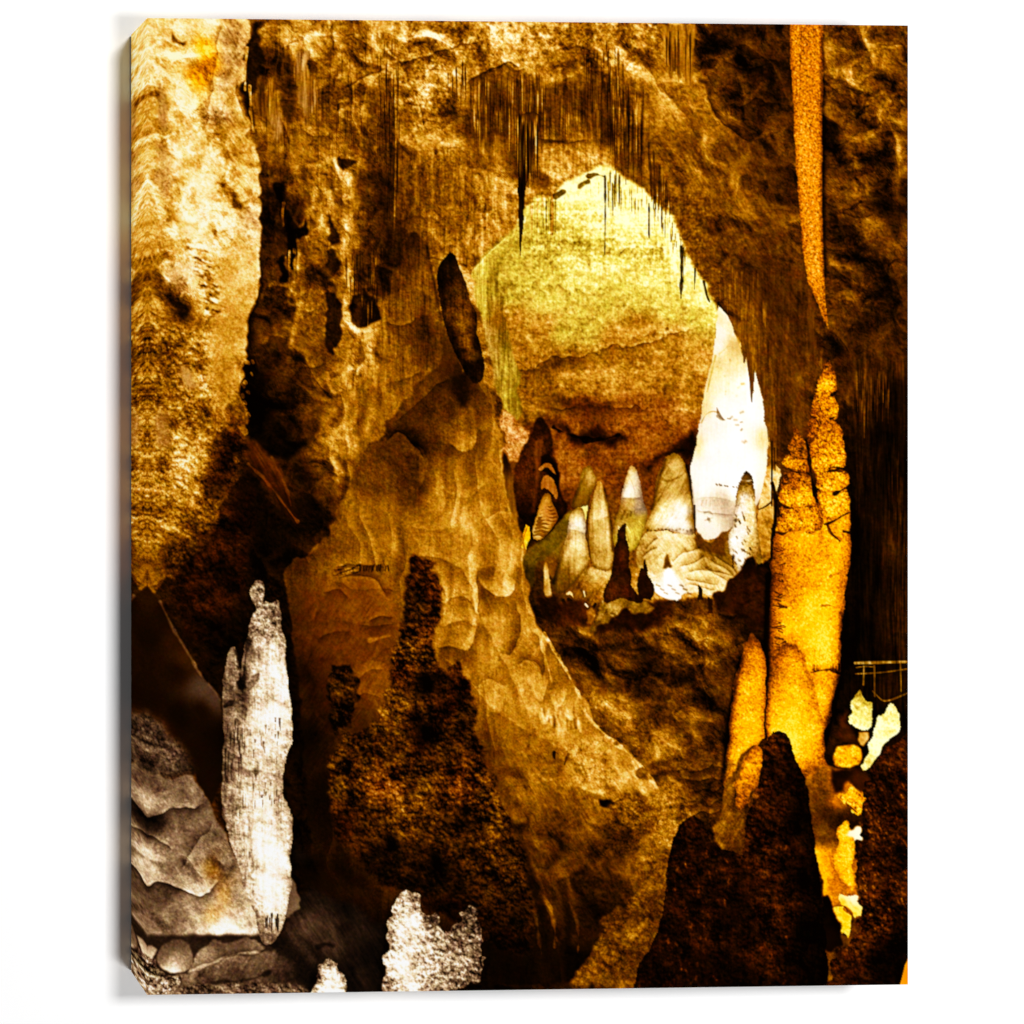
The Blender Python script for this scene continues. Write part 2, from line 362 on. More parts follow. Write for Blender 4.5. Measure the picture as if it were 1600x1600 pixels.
    p.straws([(1335,570),(1385,560),(1390,610),(1340,640)], 36, 20, 60, 34, 42, 1.3, .55, 91); p.straws([(1255,440),(1285,470),(1285,560),(1262,560)], 16, 30, 80, 34, 40, 1.6, .5, 92)
    p.straws([(1340,600),(1420,600),(1420,900),(1345,900)], 60, 30, 120, 2, 8, 2, .5, 93); p.straws([(1385,700),(1425,700),(1425,1000),(1385,1000)], 50, 30, 100, 18, 26, 1.1, .5, 94)
    # --- shapes in the recess and on the roof
    p.region([(402,30),(412,30),(400,60),(390,110),(386,100),(392,60)], [(400,60,6)], 'a', {}, feather=3, warp=2, keep=True)
    def dark(poly, t, f=2, w=2.5, a=1, pal='a'): p.region(poly, [(poly[0][0], poly[0][1], t)], pal, None, feather=f*.55, warp=w, keep=True, alpha=a)
    dark([(388,60),(402,40),(410,80),(404,110),(415,118),(410,140),(396,150),(392,215),(385,160),(378,120)], 10, 4)
    dark([(420,100),(440,90),(465,88),(462,160),(452,200),(436,170),(428,120)], 22, 8)
    dark([(402,105),(420,108),(414,120),(402,116)], 3, 2)
    dark([(426,290),(438,284),(448,295),(440,318),(450,330),(468,358),(480,352),(484,335),(486,350),(480,372),(464,378),(466,400),(448,405),(438,388),(446,372),(444,350),(432,320)], 3, 2)
    p.region([(450,280),(470,275),(482,300),(484,330),(478,350),(462,352),(452,330),(446,305)], [(455,300,40),(475,290,32),(478,330,18),(462,345,8),(452,320,22)], 'a', None, feather=3, keep=True)
    p.stroke([(443,318),(441,330),(442,352)], 2.5, 1.5, 46)
    for x, y0, y1, t in ((452,392,440,48),(460,390,425,45),(445,400,430,40)): p.stroke([(x,y0),(x,y1)], 2.4, 1, t)
    dark([(438,400),(446,398),(448,440),(440,432)], 4, 2); dark([(455,395),(460,394),(458,425),(454,420)], 4, 1)
    dark([(408,330),(430,310),(446,345),(446,380),(430,395),(406,388)], 20, 5)
    dark([(508,400),(522,392),(530,405),(528,425),(512,436),(496,432),(488,418),(505,420)], 15, 3)
    dark([(510,455),(524,460),(534,485),(532,530),(520,555),(508,540),(512,500)], 13, 3)
    dark([(512,330),(520,345),(528,380),(518,388),(508,372),(516,360)], 14, 2)
    dark([(548,462),(572,455),(588,470),(598,500),(560,510),(552,500)], 9, 3); dark([(530,240),(545,248),(556,258),(540,262),(530,255)], 12, 2)
    dark([(555,270),(600,260),(605,330),(560,320)], 22, 10, a=.7); dark([(552,395),(600,390),(600,470),(552,460)], 22, 8, a=.75)
    dark([(386,565),(392,560),(400,590),(402,640),(420,690),(470,690),(478,700),(440,720),(400,690),(384,650),(380,620)], 1, 7)
    for L, r, d in (([(548,240),(538,330),(536,400),(545,440)],7,12), ([(560,470),(552,540),(540,640),(548,720)],9,10), ([(575,520),(590,600),(570,680)],8,8), ([(470,470),(455,530),(448,580)],4,9), ([(465,395),(463,430),(448,470),(440,490)],4,14), ([(500,350),(520,300),(530,230)],7,8), ([(505,420),(530,440),(545,425)],5,14), ([(430,180),(445,230)],8,6), ([(585,60),(575,130),(560,200)],10,7), ([(500,60),(490,90)],8,8), ([(615,240),(605,330),(612,420)],12,-9), ([(470,280),(478,320)],6,8), ([(412,340),(425,300)],9,-6), ([(500,240),(515,270)],8,8), ([(480,470),(500,440)],10,8), ([(640,130),(690,115),(740,110)],9,9), ([(660,160),(700,150)],9,8), ([(690,230),(720,260)],10,6), ([(760,290),(790,330),(770,370)],9,9), ([(640,270),(680,330)],12,-5), ([(860,90),(900,100),(940,110)],8,-7), ([(660,90),(600,70)],6,10), ([(590,520),(575,560)],6,8), ([(405,470),(415,450),(435,441),(452,452)],4,9), ([(415,500),(440,480),(460,500)],9,-5), ([(470,620),(500,600)],9,7), ([(520,690),(530,740)],8,8)):
        p.glow(L, r, d)
    for L, d, l, w, f in (([(405,472),(415,450),(436,440),(455,455),(460,475)],12,10,5,True), ([(408,540),(430,520),(450,540)],8,8,5,True), ([(455,590),(475,570),(500,575),(520,560)],10,8,5,True), ([(470,200),(500,215),(520,205)],10,8,6,True), ([(490,290),(510,300),(530,290)],10,8,5,False), ([(525,345),(540,360),(545,390)],10,8,5,False), ([(560,190),(580,210),(600,205)],10,10,5,True), ([(640,330),(680,345),(710,335)],9,8,6,True), ([(690,170),(720,185),(740,175)],9,8,6,True), ([(1130,330),(1160,350),(1190,345)],7,7,6,True), ([(1060,230),(1090,250),(1100,280)],7,8,6,False), ([(1300,150),(1330,170),(1360,160)],10,8,5,True), ([(1340,250),(1370,240),(1400,262)],10,8,5,True), ([(1310,330),(1340,345),(1365,338)],10,8,5,False), ([(1130,90),(1160,110),(1190,100)],10,7,5,True), ([(1150,170),(1180,150),(1215,165)],10,7,5,True), ([(1330,440),(1360,455),(1390,445)],8,7,5,True)):
        p.ledge(L, d, l, w, f, 2.2)
    # pale hanging drapery in the recess
    p.region([(462,85),(475,80),(484,90),(494,130),(492,170),(486,175),(481,205),(476,175),(470,180),(464,140)], [(470,100,52,'t'),(488,120,50,'a'),(475,160,46,'t')], 't', dict(vert=6, grain=2), feather=1, warp=2, name='printed_drapery')
    p.region([(402,118),(412,122),(410,150),(425,118),(430,125),(424,150),(440,170),(444,220),(430,225),(420,190),(408,185),(400,170)], [(410,150,40),(425,140,46),(436,200,44,'t'),(405,180,36)], 'a', dict(vert=7, grain=2), feather=2, warp=2, name='printed_drapery')
    for a in ([(386,75),(384,100),(383,140)], [(390,135),(392,165)], [(391,170),(396,205)]): p.stroke(a, 2.2, 1.5, 55)
    p.straws([(405,60),(620,60),(620,200),(420,230)], 110, 15, 60, 16, 30, 1.3, .35, 3)
    p.straws([(470,50),(600,60),(600,200),(500,220)], 40, 20, 60, 56, 62, 1.0, .25, 4)
    p.straws([(540,390),(612,380),(612,440),(548,450)], 40, 20, 60, 10, 24, 1.6, .45, 5)
    p.straws([(545,380),(612,380),(612,470),(548,470)], 16, 20, 60, 44, 54, 1.3, .5, 6)
    p.straws([(600,90),(625,90),(622,330),(600,330)], 60, 30, 90, 10, 24, 1.3, .55, 7)
    p.stroke([(617,60),(619,200),(616,360)], 1.6, 1.2, 52, .7)
    p.ledge([(540,140),(560,125),(585,118),(600,110)], 22, 16, 5)
    # ceiling creases
    p.ledge([(600,75),(628,100),(660,90),(700,72),(760,62)], 22, 18, 6, True)
    p.ledge([(600,70),(615,85),(628,102),(650,150),(668,215)], 14, 20, 5)
    p.ledge([(725,130),(760,110),(790,95),(815,105)], 26, 22, 7, True); p.ledge([(780,90),(800,110),(822,108)], 14, 22, 5, True)
    p.ledge([(830,70),(870,80),(905,68),(930,80)], 12, 14, 7, True)
    dark([(745,115),(800,112),(850,120),(842,200),(820,215),(745,225),(720,200),(735,160)], 25, 10, a=.55)
    dark([(860,135),(960,150),(1000,190),(960,230),(900,180),(850,180)], 27, 12, a=.45)
    for b in ((905,60,965,150),(930,70,975,200)):
        p.straws([(b[0],b[1]),(b[2],b[1]),(b[2],b[3]),(b[0],b[3])], 40, 25, 70, 14, 26, 1.2, .5, b[0])
    p.straws([(700,90),(730,90),(730,130),(700,130)], 14, 20, 45, 14, 26, 1.2, .6, 12)
    p.straws([(735,110),(855,110),(860,170),(735,180)], 120, 20, 70, 12, 28, 1.3, .42, 13)
    p.straws([(740,110),(860,110),(860,190),(740,190)], 40, 30, 80, 52, 62, .9, .55, 14)
    p.straws([(850,130),(1000,120),(1010,200),(860,190)], 100, 20, 60, 16, 30, 1.2, .4, 15)
    p.ledge([(840,215),(880,222),(920,218)], 24, 14, 4, True); dark([(845,218),(870,222),(895,218),(880,226),(850,226)], 14, 2, a=.7)
    p.region([(838,228),(900,222),(950,235),(960,260),(900,275),(860,295),(835,280)], [(850,240,54),(900,250,60),(940,245,58),(860,275,60),(920,268,66)], 'a', dict(rock=5, grain=4, vert=3, blot=3), feather=8, alpha=.7)
    dark([(830,262),(850,264),(858,280),(848,295),(832,290)], 24, 5, a=.7)
    p.region([(745,280),(775,270),(800,285),(812,320),(800,345),(770,360),(745,345)], [(760,300,60),(790,310,54),(765,340,66)], 'a', dict(rock=6, grain=4, vert=4), feather=8, alpha=.6)
    # --- the far chamber, floodlit
    arch = [(740,425),(748,405),(765,385),(790,365),(815,345),(820,328),(830,312),(850,304),(862,303),(872,298),(880,286),(905,276),(930,258),(958,262),(975,276),(1000,292),(1022,312),(1042,330),(1053,345),(1063,372),(1075,398),(1090,424),(1103,444),(1112,458),(1120,478),(1126,500),(1180,560),(1205,700),(1215,800),(1195,860),(1150,930),(1040,940),(840,940),(800,780),(790,640),(770,560),(748,480)]
    back = [(900,310,96,'g'),(940,300,96,'g'),(1000,320,96,'g'),(980,345,96,'g'),(860,320,87,'g'),(830,345,73,'g'),(880,340,79,'g'),(920,350,85,'g'),(960,370,81,'g'),(1040,345,96,'g'),(1050,385,93,'g'),(1020,390,73,'g'),(980,400,85,'g'),(1080,430,93,'g'),(1105,460,91,'g'),(800,385,63,'g'),(850,385,65,'g'),(900,385,73,'g'),(940,395,79,'g'),(820,420,69,'g'),(860,430,73,'g'),(900,425,81,'g'),(950,430,83,'g'),(1000,430,81,'g'),(1040,440,81,'g'),(800,455,67,'g'),(850,470,73,'g'),(900,460,75,'g'),(950,470,69,'g'),(1000,470,75,'g'),(1050,480,75,'g'),(1095,500,71,'g'),(800,500,59),(850,510,63),(880,520,71,'g'),(920,520,65,'g'),(960,530,59),(1000,510,63),(1050,530,61),(1090,560,63),(820,560,57),(850,560,55),(870,575,34),(900,560,45),(950,550,51),(1000,545,49),(1040,560,61),(1080,590,65),(830,600,49),(880,590,61),(910,610,61),(950,600,61),(1000,590,63),(1050,600,59),(1080,630,59),(830,640,47),(870,630,34),(920,636,28,'r'),(980,640,45,'r'),(1040,640,49,'r'),(1075,665,51,'r'),(880,665,45,'r'),(930,680,26,'r'),(980,670,49,'r'),(1030,670,47,'r'),(1000,700,45,'r'),(890,700,49,'r'),(840,690,20,'r'),(940,710,38,'r'),(960,740,36,'r'),(1020,735,34,'r'),(1060,700,24,'r'),(1050,690,38,'r'),(1075,700,14,'r'),(885,740,47,'r'),(880,780,26,'r'),(830,820,12),(950,830,34),(900,860,51),(870,900,34),(940,920,45),(1060,900,75)]
    p.region(arch, back, 'a', dict(rock=3, grain=3.2, blot=2.5, strata=1.8, crack=3, vert=1.2), feather=2, warp=1.8, name='printed_back_wall', info='pale green and gold wall of the floodlit far chamber')
    zone([(830,290),(1100,300),(1110,440),(830,410)], dict(grain=4, vert=2.4, strata=4, rock=3), 12)
    for L, d, l in (([(800,572),(830,578),(870,560),(930,548),(1000,535),(1060,520),(1100,505)],16,10), ([(800,450),(850,445),(900,455),(960,450)],9,6), ([(860,640),(900,632),(960,638),(1020,628)],18,8), ([(850,385),(900,378),(960,372),(1000,382)],12,8), ([(960,395),(1000,388),(1050,398)],14,8), ([(1000,450),(1050,440),(1100,420)],6,6)):
        p.ledge(L, d, l, 7, True, 4)
    p.ledge([(838,556),(850,570),(828,580),(805,560)], 12, 4, 4)
    p.region([(850,655),(880,665),(905,672),(940,678),(975,672),(985,680),(960,692),(920,695),(880,690),(865,680)], [(900,680,8,'r'),(960,684,10,'r')], 'r', dict(rock=4), feather=4, warp=5, keep=True)
    p.stroke([(865,668),(890,680),(930,690),(968,680)], 3.5, 2, 2, .9, 2, 2)
    dark([(870,625),(905,612),(925,622),(960,632),(955,642),(880,640)], 24, 6, a=.7, pal='r')
    p.region([(1000,735),(1030,715),(1060,695),(1090,670),(1092,690),(1075,715),(1050,720)], [(1050,712,8,'r')], 'r', dict(rock=4, crack=4), feather=4, warp=4, keep=True)
    # grey-green curtain column by the arch's left rim
    p.region([(738,425),(752,402),(772,398),(778,440),(790,500),(800,545),(812,590),(816,640),(806,660),(790,650),(778,600),(762,545),(748,490)], [(755,420,66,'g'),(765,445,58,'g'),(748,450,62,'g'),(772,440,46,'g'),(775,500,50,'a'),(762,520,62,'c'),(758,490,58,'g'),(790,540,38),(785,570,54),(778,545,62,'c'),(795,600,44),(785,640,52),(808,620,32),(772,580,64,'c'),(790,620,60)], 'g', dict(vert=5, grain=3, rock=2), feather=1, warp=2, name='printed_curtain_column', info='grey green curtain of stone on the rim of the arch')
    p.region([(785,640),(800,655),(815,660),(832,662),(825,700),(806,715),(800,735),(790,715),(784,680)], [(800,670,60,'r'),(815,680,66,'r'),(795,700,62,'r'),(830,668,44,'r')], 'r', dict(rock=7, crack=7, grain=4), feather=1, warp=3, keep=False)
    # arch rim hanging straws
    p.straws([(832,306),(868,300),(868,318),(832,322)], 24, 20, 70, 44, 80, 1.3, .6, 21)
    for x, y0, y1, t in ((831,322,375,64),(863,300,378,62),(840,306,352,66),(848,306,340,70)): p.stroke([(x,y0),(x-.5,y1)], 2.0, .8, t, pal='a')
    p.straws([(900,280),(1040,290),(1055,345),(960,300)], 40, 10, 40, 46, 78, 1.1, .5, 22)
    p.straws([(945,262),(968,270),(968,290),(945,280)], 16, 15, 55, 22, 48, 1.3, .6, 23)
    p.straws([(1012,310),(1060,350),(1075,400),(1060,390)], 24, 10, 34, 20, 44, 1.0, .6, 24)
    for a, w in (([(945,275),(946,330),(945,398)],1.6), ([(1064,385),(1065,430),(1064,466)],1.8), ([(1067,388),(1067,440)],1.6), ([(1086,420),(1085,452)],1.8), ([(1100,440),(1104,462),(1109,472)],2.2), ([(1014,318),(1014,372)],1.3)):
        p.stroke(a, w, .5, 22, .9, 1.2)
    p.ledge([(800,362),(770,388),(748,410),(738,425)], 4, 30, 5, True)
    p.region([(742,345),(750,340),(757,352),(758,395),(752,402),(746,380)], [(748,360,50),(754,370,78)], 'a', dict(vert=3), feather=2, warp=1, keep=True)
    p.region([(756,365),(775,345),(782,325),(780,350),(768,375),(760,395)], [(770,360,68)], 'a', dict(vert=3), feather=2, warp=1, keep=True)
    p.stroke([(920,274),(932,272),(944,276)], 3, 1.6, 16, .7, 2.5, 1.5); p.stroke([(905,290),(918,284)], 3, 2, 22, .7, 2.5, 1.5); p.stroke([(868,307),(880,300)], 3, 2, 18, .7, 2.5, 1.5)
    # ring of straws right of the arch top
    p.straws([(955,130),(1005,130),(1005,210),(955,200)], 60, 30, 100, 14, 30, 1.5, .5, 25)
    p.straws([(955,140),(1000,140),(1000,200),(958,200)], 24, 40, 90, 52, 60, 1.2, .6, 26)
    p.straws([(1000,200),(1012,210),(1050,300),(1030,300)], 50, 20, 60, 14, 28, 1.4, .6, 27)
    p.straws([(1085,400),(1190,420),(1200,520),(1150,480)], 30, 20, 60, 44, 52, 1.4, .45, 28)
    p.ledge([(985,60),(1010,110),(1050,160),(1075,185)], 10, 16, 6)
    p.region([(1035,38),(1085,38),(1082,80),(1082,125),(1074,135),(1068,110),(1062,128),(1054,105),(1048,125),(1040,90)], [(1050,60,54),(1075,70,52),(1065,110,46)], 'a', dict(vert=5, grain=2), feather=1, warp=2, name='printed_drapery')
    p.straws([(1040,42),(1080,42),(1080,70),(1040,70)], 16, 30, 70, 16, 28, 1.2, .6, 29)
    p.ledge([(1100,130),(1112,180),(1150,210),(1175,225)], 18, 12, 6)
    # big dangling cluster
    p.region([(806,180),(842,172),(846,200),(835,215),(832,250),(826,275),(820,300),(818,350),(815,375),(813,410),(811,360),(810,300),(808,250)], [(815,200,18),(830,200,26),(825,250,20),(814,280,14),(814,340,22),(814,390,24)], 'a', dict(vert=9, grain=2), feather=.8, warp=.3, name='printed_stalactite', info='long dark stalactite cluster hanging in front of the arch')
    p.straws([(808,175),(842,175),(838,215),(808,215)], 26, 40, 90, 44, 56, .9, .7, 31); p.straws([(806,175),(842,175),(838,215),(808,215)], 26, 40, 90, 4, 12, 1.2, .7, 32)
    # --- central mound and what stands behind it
    p.region([(640,365),(650,360),(660,372),(668,400),(676,440),(690,520),(720,600),(640,680),(590,700),(575,660),(585,590),(592,530),(600,490),(608,440),(628,400)], [(648,368,10),(660,378,30),(645,385,16),(652,400,32),(640,420,24),(662,430,40),(625,450,36),(650,470,40),(675,470,38),(610,490,44),(640,500,42),(655,520,27),(680,510,30),(615,535,47),(660,560,40),(600,600,48),(640,600,38),(610,640,50),(580,660,46),(590,570,50)], 'a', dict(vert=4, pop=1.5, grain=2.5, rock=2, blot=2), feather=1.5, warp=2.5, form=0, name='printed_stalagmite', info='broad blunt stalagmite behind the central mound')
    dark([(600,350),(632,352),(640,372),(626,400),(610,440),(598,470),(590,440)], 14, 6, 3, .75); p.glow([(668,385),(676,430),(690,500)], 3, -14); p.stroke([(672,385),(682,440),(694,500)], 3, 2, 52, .5, 4)
    p.ledge([(600,500),(620,508),(640,506),(652,495)], 14, 12, 5, True); p.ledge([(600,600),(640,590),(660,580)], 10, 10, 6, True)
    dark([(652,490),(672,486),(690,510),(704,560),(660,575),(640,560)], 27, 5, a=.75)
    mound = [(690,500),(706,540),(722,578),(745,575),(757,590),(768,625),(785,690),(797,780),(815,840),(825,890),(828,945),(850,990),(880,1035),(905,1080),(928,1125),(960,1160),(1000,1190),(1030,1228),(1034,1250),(1000,1262),(1010,1320),(990,1370),(960,1380),(950,1420),(930,1480),(890,1535),(600,1545),(500,1450),(478,1250),(466,1050),(452,960),(444,890),(458,874),(478,868),(505,850),(530,795),(560,735),(575,690),(592,690),(605,660),(640,620),(665,590),(690,560)]
    tm = [(685,570,20),(700,590,18),(715,600,12),(690,610,26),(670,590,28),(660,620,30),(640,640,30),(620,660,30),(650,660,28),(680,640,28),(700,650,26),(720,620,18),(740,610,16),(735,640,38),(750,620,30),(760,640,42),(768,670,54),(762,600,48),(725,660,46),(735,688,60),(720,692,56),(705,670,36),(745,704,38),(700,702,36),(680,690,32),(665,680,30),(652,690,24),(640,682,20),(625,700,22),(610,720,24),(640,720,28),(652,742,22),(655,762,25),(625,750,28),(600,750,34),(588,730,36),(645,782,24),(668,742,46),(682,740,54),(690,760,56),(675,778,60),(700,792,64),(716,815,70),(720,740,46),(740,740,48),(760,740,56),(775,760,60),(740,772,54),(750,800,68),(735,820,70),(760,825,60),(780,800,62),(720,850,56),(690,830,54),(670,810,50),(650,800,43),(630,812,46),(600,800,46),(580,820,48),(590,850,50),(610,850,55),(560,830,44),(540,850,40),(560,870,46),(640,850,48),(660,850,52),(690,870,50),(700,890,50),(725,880,62),(740,880,76),(742,920,78),(745,950,74),(755,865,48),(761,900,34),(756,930,38),(775,850,62),(790,860,68),(800,890,78),(800,918,82),(785,920,72),(770,920,58),(765,950,44),(790,950,50),(805,960,54),(811,900,44),(815,940,50),(825,950,62),(820,900,42),(800,820,48),(790,780,56),(785,740,60),(775,700,54),
        (540,890,52),(520,900,48),(500,900,38),(480,910,34),(465,920,26),(470,890,20),(530,915,32),(560,910,32),(580,930,36),(540,940,38),(520,945,28),(500,950,24),(480,960,22),(540,970,30),(580,960,34),(600,950,42),(612,930,48),(600,900,46),(620,890,42),(500,980,22),(560,975,40),(700,940,58),(720,950,62),(740,965,74),(710,960,56),(730,985,66),(738,1005,72),(715,1000,52),(700,990,50),(700,1020,40),(720,1025,34),(760,955,66),(780,965,70),(800,960,64),(790,1000,64),(775,1010,60),(755,990,48),(760,1020,60),(812,970,46),(805,1010,44),(820,1000,56),(840,1000,70),(848,1030,74),(830,1040,44),(835,1060,62),(815,1030,50),(810,1060,56),(750,1050,58),(730,1060,50),(740,1080,58),(760,1075,46),(780,1080,64),(770,1095,58),(790,1050,56),(800,1100,60),(825,1070,66),(830,1110,72),(850,1080,60),(870,1100,70),(860,1130,72),(880,1140,80),(890,1110,74),(900,1080,58),(880,1060,50),(905,1120,62),(860,1020,38),(890,1050,46),(840,1140,58),(820,1130,58),(790,1130,48),(760,1120,44),(740,1110,38),(760,1150,34),(800,1160,44),(840,1170,52),(860,1160,52),(900,1155,58),(925,1160,66),(910,1180,60),(930,1170,74),(940,1140,50),(920,1130,60),(955,1130,52),(960,1160,58),(1000,1190,68),(1020,1220,62),(980,1180,62),(970,1210,64),(950,1200,56),(940,1240,68),(920,1210,66),(900,1200,58),(890,1190,38),(870,1190,42),(880,1220,44),(900,1240,46),(850,1210,44),(830,1230,46),(825,1250,52),(800,1220,36),(780,1180,34),(770,1220,26),(800,1260,32),(840,1260,34),(850,1280,40),(870,1260,32),(900,1260,36),(900,1300,35),(930,1280,38),(920,1330,35),(870,1300,32),(840,1310,30),(800,1310,18),(780,1270,14),(860,1340,27),(1000,1280,48),(960,1300,30),(830,1350,24),(870,1370,32),(900,1390,26),(850,1420,20),(900,1450,16),(850,1480,8),(900,1500,4),(950,1400,12),(920,1430,14),(940,1360,28),(980,1350,42),(800,1450,6),(800,1520,3),(760,1500,4),(480,1150,6),(500,1250,5),(510,1400,4),(620,1500,2),(560,1150,22),(500,1100,16),(480,1050,10),(580,1000,34),(540,1030,30),(600,1010,36)]
    p.region(mound, tm, 'a', dict(pop=1.4, grain=2.4, lump=.8, rock=.8, flow=3, vert=1.2), feather=1.5, warp=1.6, sm=9, name='printed_flowstone_mound', info='huge golden flowstone mound in the middle of the cave picture')
    zone([(820,1150),(1030,1200),(980,1380),(900,1500),(780,1400),(770,1200)], dict(bulk=4, rock=4, dr=2.2, crack=4, grain=2.5, blot=2), 20)
    zone([(560,620),(680,600),(760,640),(700,760),(560,780)], dict(vert=1.5, flow=3, pop=2, grain=2.5, blot=2), 14)
    zone([(455,930),(620,930),(600,1200),(470,1200)], dict(blot=3, dl=2, grain=1.5, rock=2, crack=4), 12)
    # scalloped flowstone lobes: dark hollow below, bright lip
    for L, d, l, w, f in (
      ([(750,820),(770,800),(795,800)],10,10,8,False), ([(640,870),(700,870),(735,905),(745,960)],12,14,9,True), ([(745,895),(765,930),(795,935),(808,905)],18,24,7,True), ([(745,885),(748,940),(745,965)],22,10,9,False),
      ([(690,945),(712,928),(735,935),(747,965)],14,18,6,True), ([(690,980),(720,965),(742,975),(745,980)],16,14,6,True), ([(680,1010),(720,1010),(738,1018),(745,965)],20,16,7,True), ([(805,935),(815,960),(812,1000),(800,1025),(780,1022)],20,14,8,True), ([(830,985),(845,1000),(850,1040),(850,1060)],14,18,7,True),
      ([(810,1040),(820,1030),(838,1035),(848,1060)],18,18,6,False), ([(750,965),(775,1010),(800,1060),(815,1100)],6,18,7,True), ([(670,1010),(720,1050),(760,1100),(800,1130),(860,1160)],4,18,6,True),
      ([(745,1075),(757,1060),(775,1065),(790,1075)],14,12,5,False), ([(765,1110),(780,1118),(790,1095)],12,12,5,True), ([(825,1060),(835,1090),(850,1100),(855,1062)],14,16,5,True), ([(855,1080),(868,1105),(880,1100),(885,1075)],12,16,5,True), ([(840,1110),(845,1135),(860,1120)],12,14,5,True), ([(880,1110),(892,1130),(905,1112)],12,16,5,True),
      ([(530,790),(505,850),(480,868)],8,10,6,False), ([(600,880),(570,882),(540,878),(520,890)],16,14,5,False), ([(520,905),(560,925),(600,915),(620,925)],16,10,6,True), ([(520,970),(560,975),(600,960)],12,10,8,True), ([(560,1040),(590,1030),(610,1045)],12,14,6,False), ([(500,930),(490,980),(480,1040)],8,14,8,False),
      ([(640,690),(665,705),(668,740),(650,770)],10,8,8,False), ([(605,690),(625,675),(650,695),(662,720)],22,14,6,False), ([(700,690),(720,708),(742,698),(748,670)],16,18,6,True), ([(690,760),(715,780),(740,775),(760,750)],8,10,8,True), ([(640,820),(680,830),(720,822)],8,8,9,True), ([(760,590),(775,680),(790,780),(805,860)],4,14,5,True), ([(615,660),(660,620),(700,590)],14,4,6,True)):
        p.ledge(L, d*.72, l*.62, w*1.7, f, 1.2)
    p.region([(700,395),(709,397),(716,410),(722,426),(730,450),(737,478),(745,488),(744,520),(748,528),(753,548),(758,572),(756,594),(742,602),(728,586),(715,560),(703,540),(695,505),(688,475),(683,447),(682,428),(690,410)], [(702,402,4),(690,440,5),(712,425,14),(700,470,14),(722,450,28),(705,490,30),(718,480,36),(720,505,40),(734,505,50),(727,538,46),(740,520,18),(742,500,8),(698,510,8),(708,535,6),(718,555,4),(728,575,3),(735,560,44),(748,540,6),(752,560,14),(745,575,5),(752,590,16),(742,590,6)], 'a', dict(vert=3.5, pop=3, grain=3, rock=2), feather=.8, warp=.6, sm=5, form=.1, name='printed_stalagmite', info='narrow blackish stalagmite on top of the golden mound')
    dark([(705,590),(745,575),(752,590),(735,600),(728,640),(712,640)], 9, 6, a=.8)
    p.region([(462,930),(520,905),(600,900),(622,930),(612,1040),(600,1090),(560,1120),(500,1130),(470,1080)], [(480,950,28),(520,930,38),(560,930,40,'r'),(600,915,46),(520,980,34),(570,975,36,'r'),(605,960,42),(590,985,30),(600,1010,38,'r'),(560,1030,32),(500,1040,25),(580,1060,40),(600,1050,44),(575,1095,38),(480,1060,10),(480,1110,8),(530,1120,14)], 'r', dict(grain=1.8, rock=1.6, blot=2.5, crack=2, dl=1.2), feather=10, warp=3, alpha=.6, keep=False)
    for L, d, l, w, f in (([(575,968),(595,962),(615,962)],14,8,6,True), ([(560,975),(590,978),(618,972)],10,2,7,True), ([(505,925),(530,918),(545,935)],12,6,6,True), ([(530,905),(560,898),(590,905),(605,935)],16,8,7,False), ([(560,1062),(575,1048),(600,1046)],4,14,6,True), ([(555,1090),(575,1080),(598,1092)],4,12,6,True), ([(495,1000),(520,985),(550,985)],8,5,8,True)):
        p.ledge(L, d, l, w, f, .8)
    p.stroke([(578,1002),(595,996),(612,993)], 3.2, 2, 52, .7, 3, 1)
    for k in range(16): p.glow([(562+k*2.9+rng.normal(),892+rng.normal()),(562.5+k*2.9,885-4*rng.random())], 1.2, -22*rng.random()-6)
    for k in range(22):
        x = 520+rng.random()*42; y = 893-(x-520)*.12+rng.normal()*5
        p.glow([(x,y),(x+4+rng.random()*4,y-1.5)], 1.4, 14*(1 if k % 2 else -1))
    # lace of flowstone ribs on the mound's lower right
    for L in ([(850,990),(880,1040),(905,1085),(915,1110)], [(905,1100),(935,1140),(975,1170),(1010,1205),(1032,1240)], [(840,985),(862,1060),(870,1110)]): p.stroke(L, 2.2, 1.4, 78, .75, 2, 1.2)
    for k in range(34):
        x = 846+rng.random()*62; y = 1105+rng.random()*26; p.glow([(x+rng.normal()*2,y),(x+1,y+10+8*rng.random())], 2.2, 8*(1 if k % 3 else -1.4))
    p.stroke([(866,1176),(867,1187),(873,1197)], 2.2, 1.6, 6, .85, 2, 1); p.stroke([(888,1179),(884,1188),(882,1194)], 2.4, 1.2, 12, .8, 2.2, 1); p.glow([(878,1178),(877,1190)], 4, 14); dark([(935,1248),(955,1252),(970,1260),(955,1262),(940,1256)], 6, 2, 2)
    p.region([(880,1165),(940,1150),(965,1190),(950,1240),(905,1225)], [(900,1180,66),(930,1180,70),(940,1220,66),(915,1215,62)], 'a', dict(rock=6, pop=3, crack=7, grain=3), feather=8, alpha=.7)
    # rocks at the mound's foot
    p.region([(890,1365),(905,1352),(930,1358),(950,1375),(970,1395),(980,1410),(960,1440),(945,1420),(940,1450),(920,1420),(900,1395)], [(920,1370,14),(950,1400,16),(930,1430,5)], 'a', dict(pop=3, rock=4, crack=4, grain=2), feather=3, warp=4)
    p.region([(940,1280),(955,1262),(990,1240),(1010,1255),(1012,1300),(1000,1335),(960,1335),(940,1310)], [(970,1265,40),(1000,1270,44),(960,1310,18),(990,1320,22)], 'a', dict(pop=4, rock=6, crack=6, grain=3), feather=4, warp=4)
    p.region([(1000,1240),(1040,1225),(1085,1240),(1090,1270),(1060,1300),(1040,1340),(1025,1330),(1010,1290)], [(1050,1250,52),(1080,1255,36),(1040,1290,54),(1020,1260,44)], 'a', dict(pop=3, rock=6, crack=7, grain=3), feather=5, warp=4)
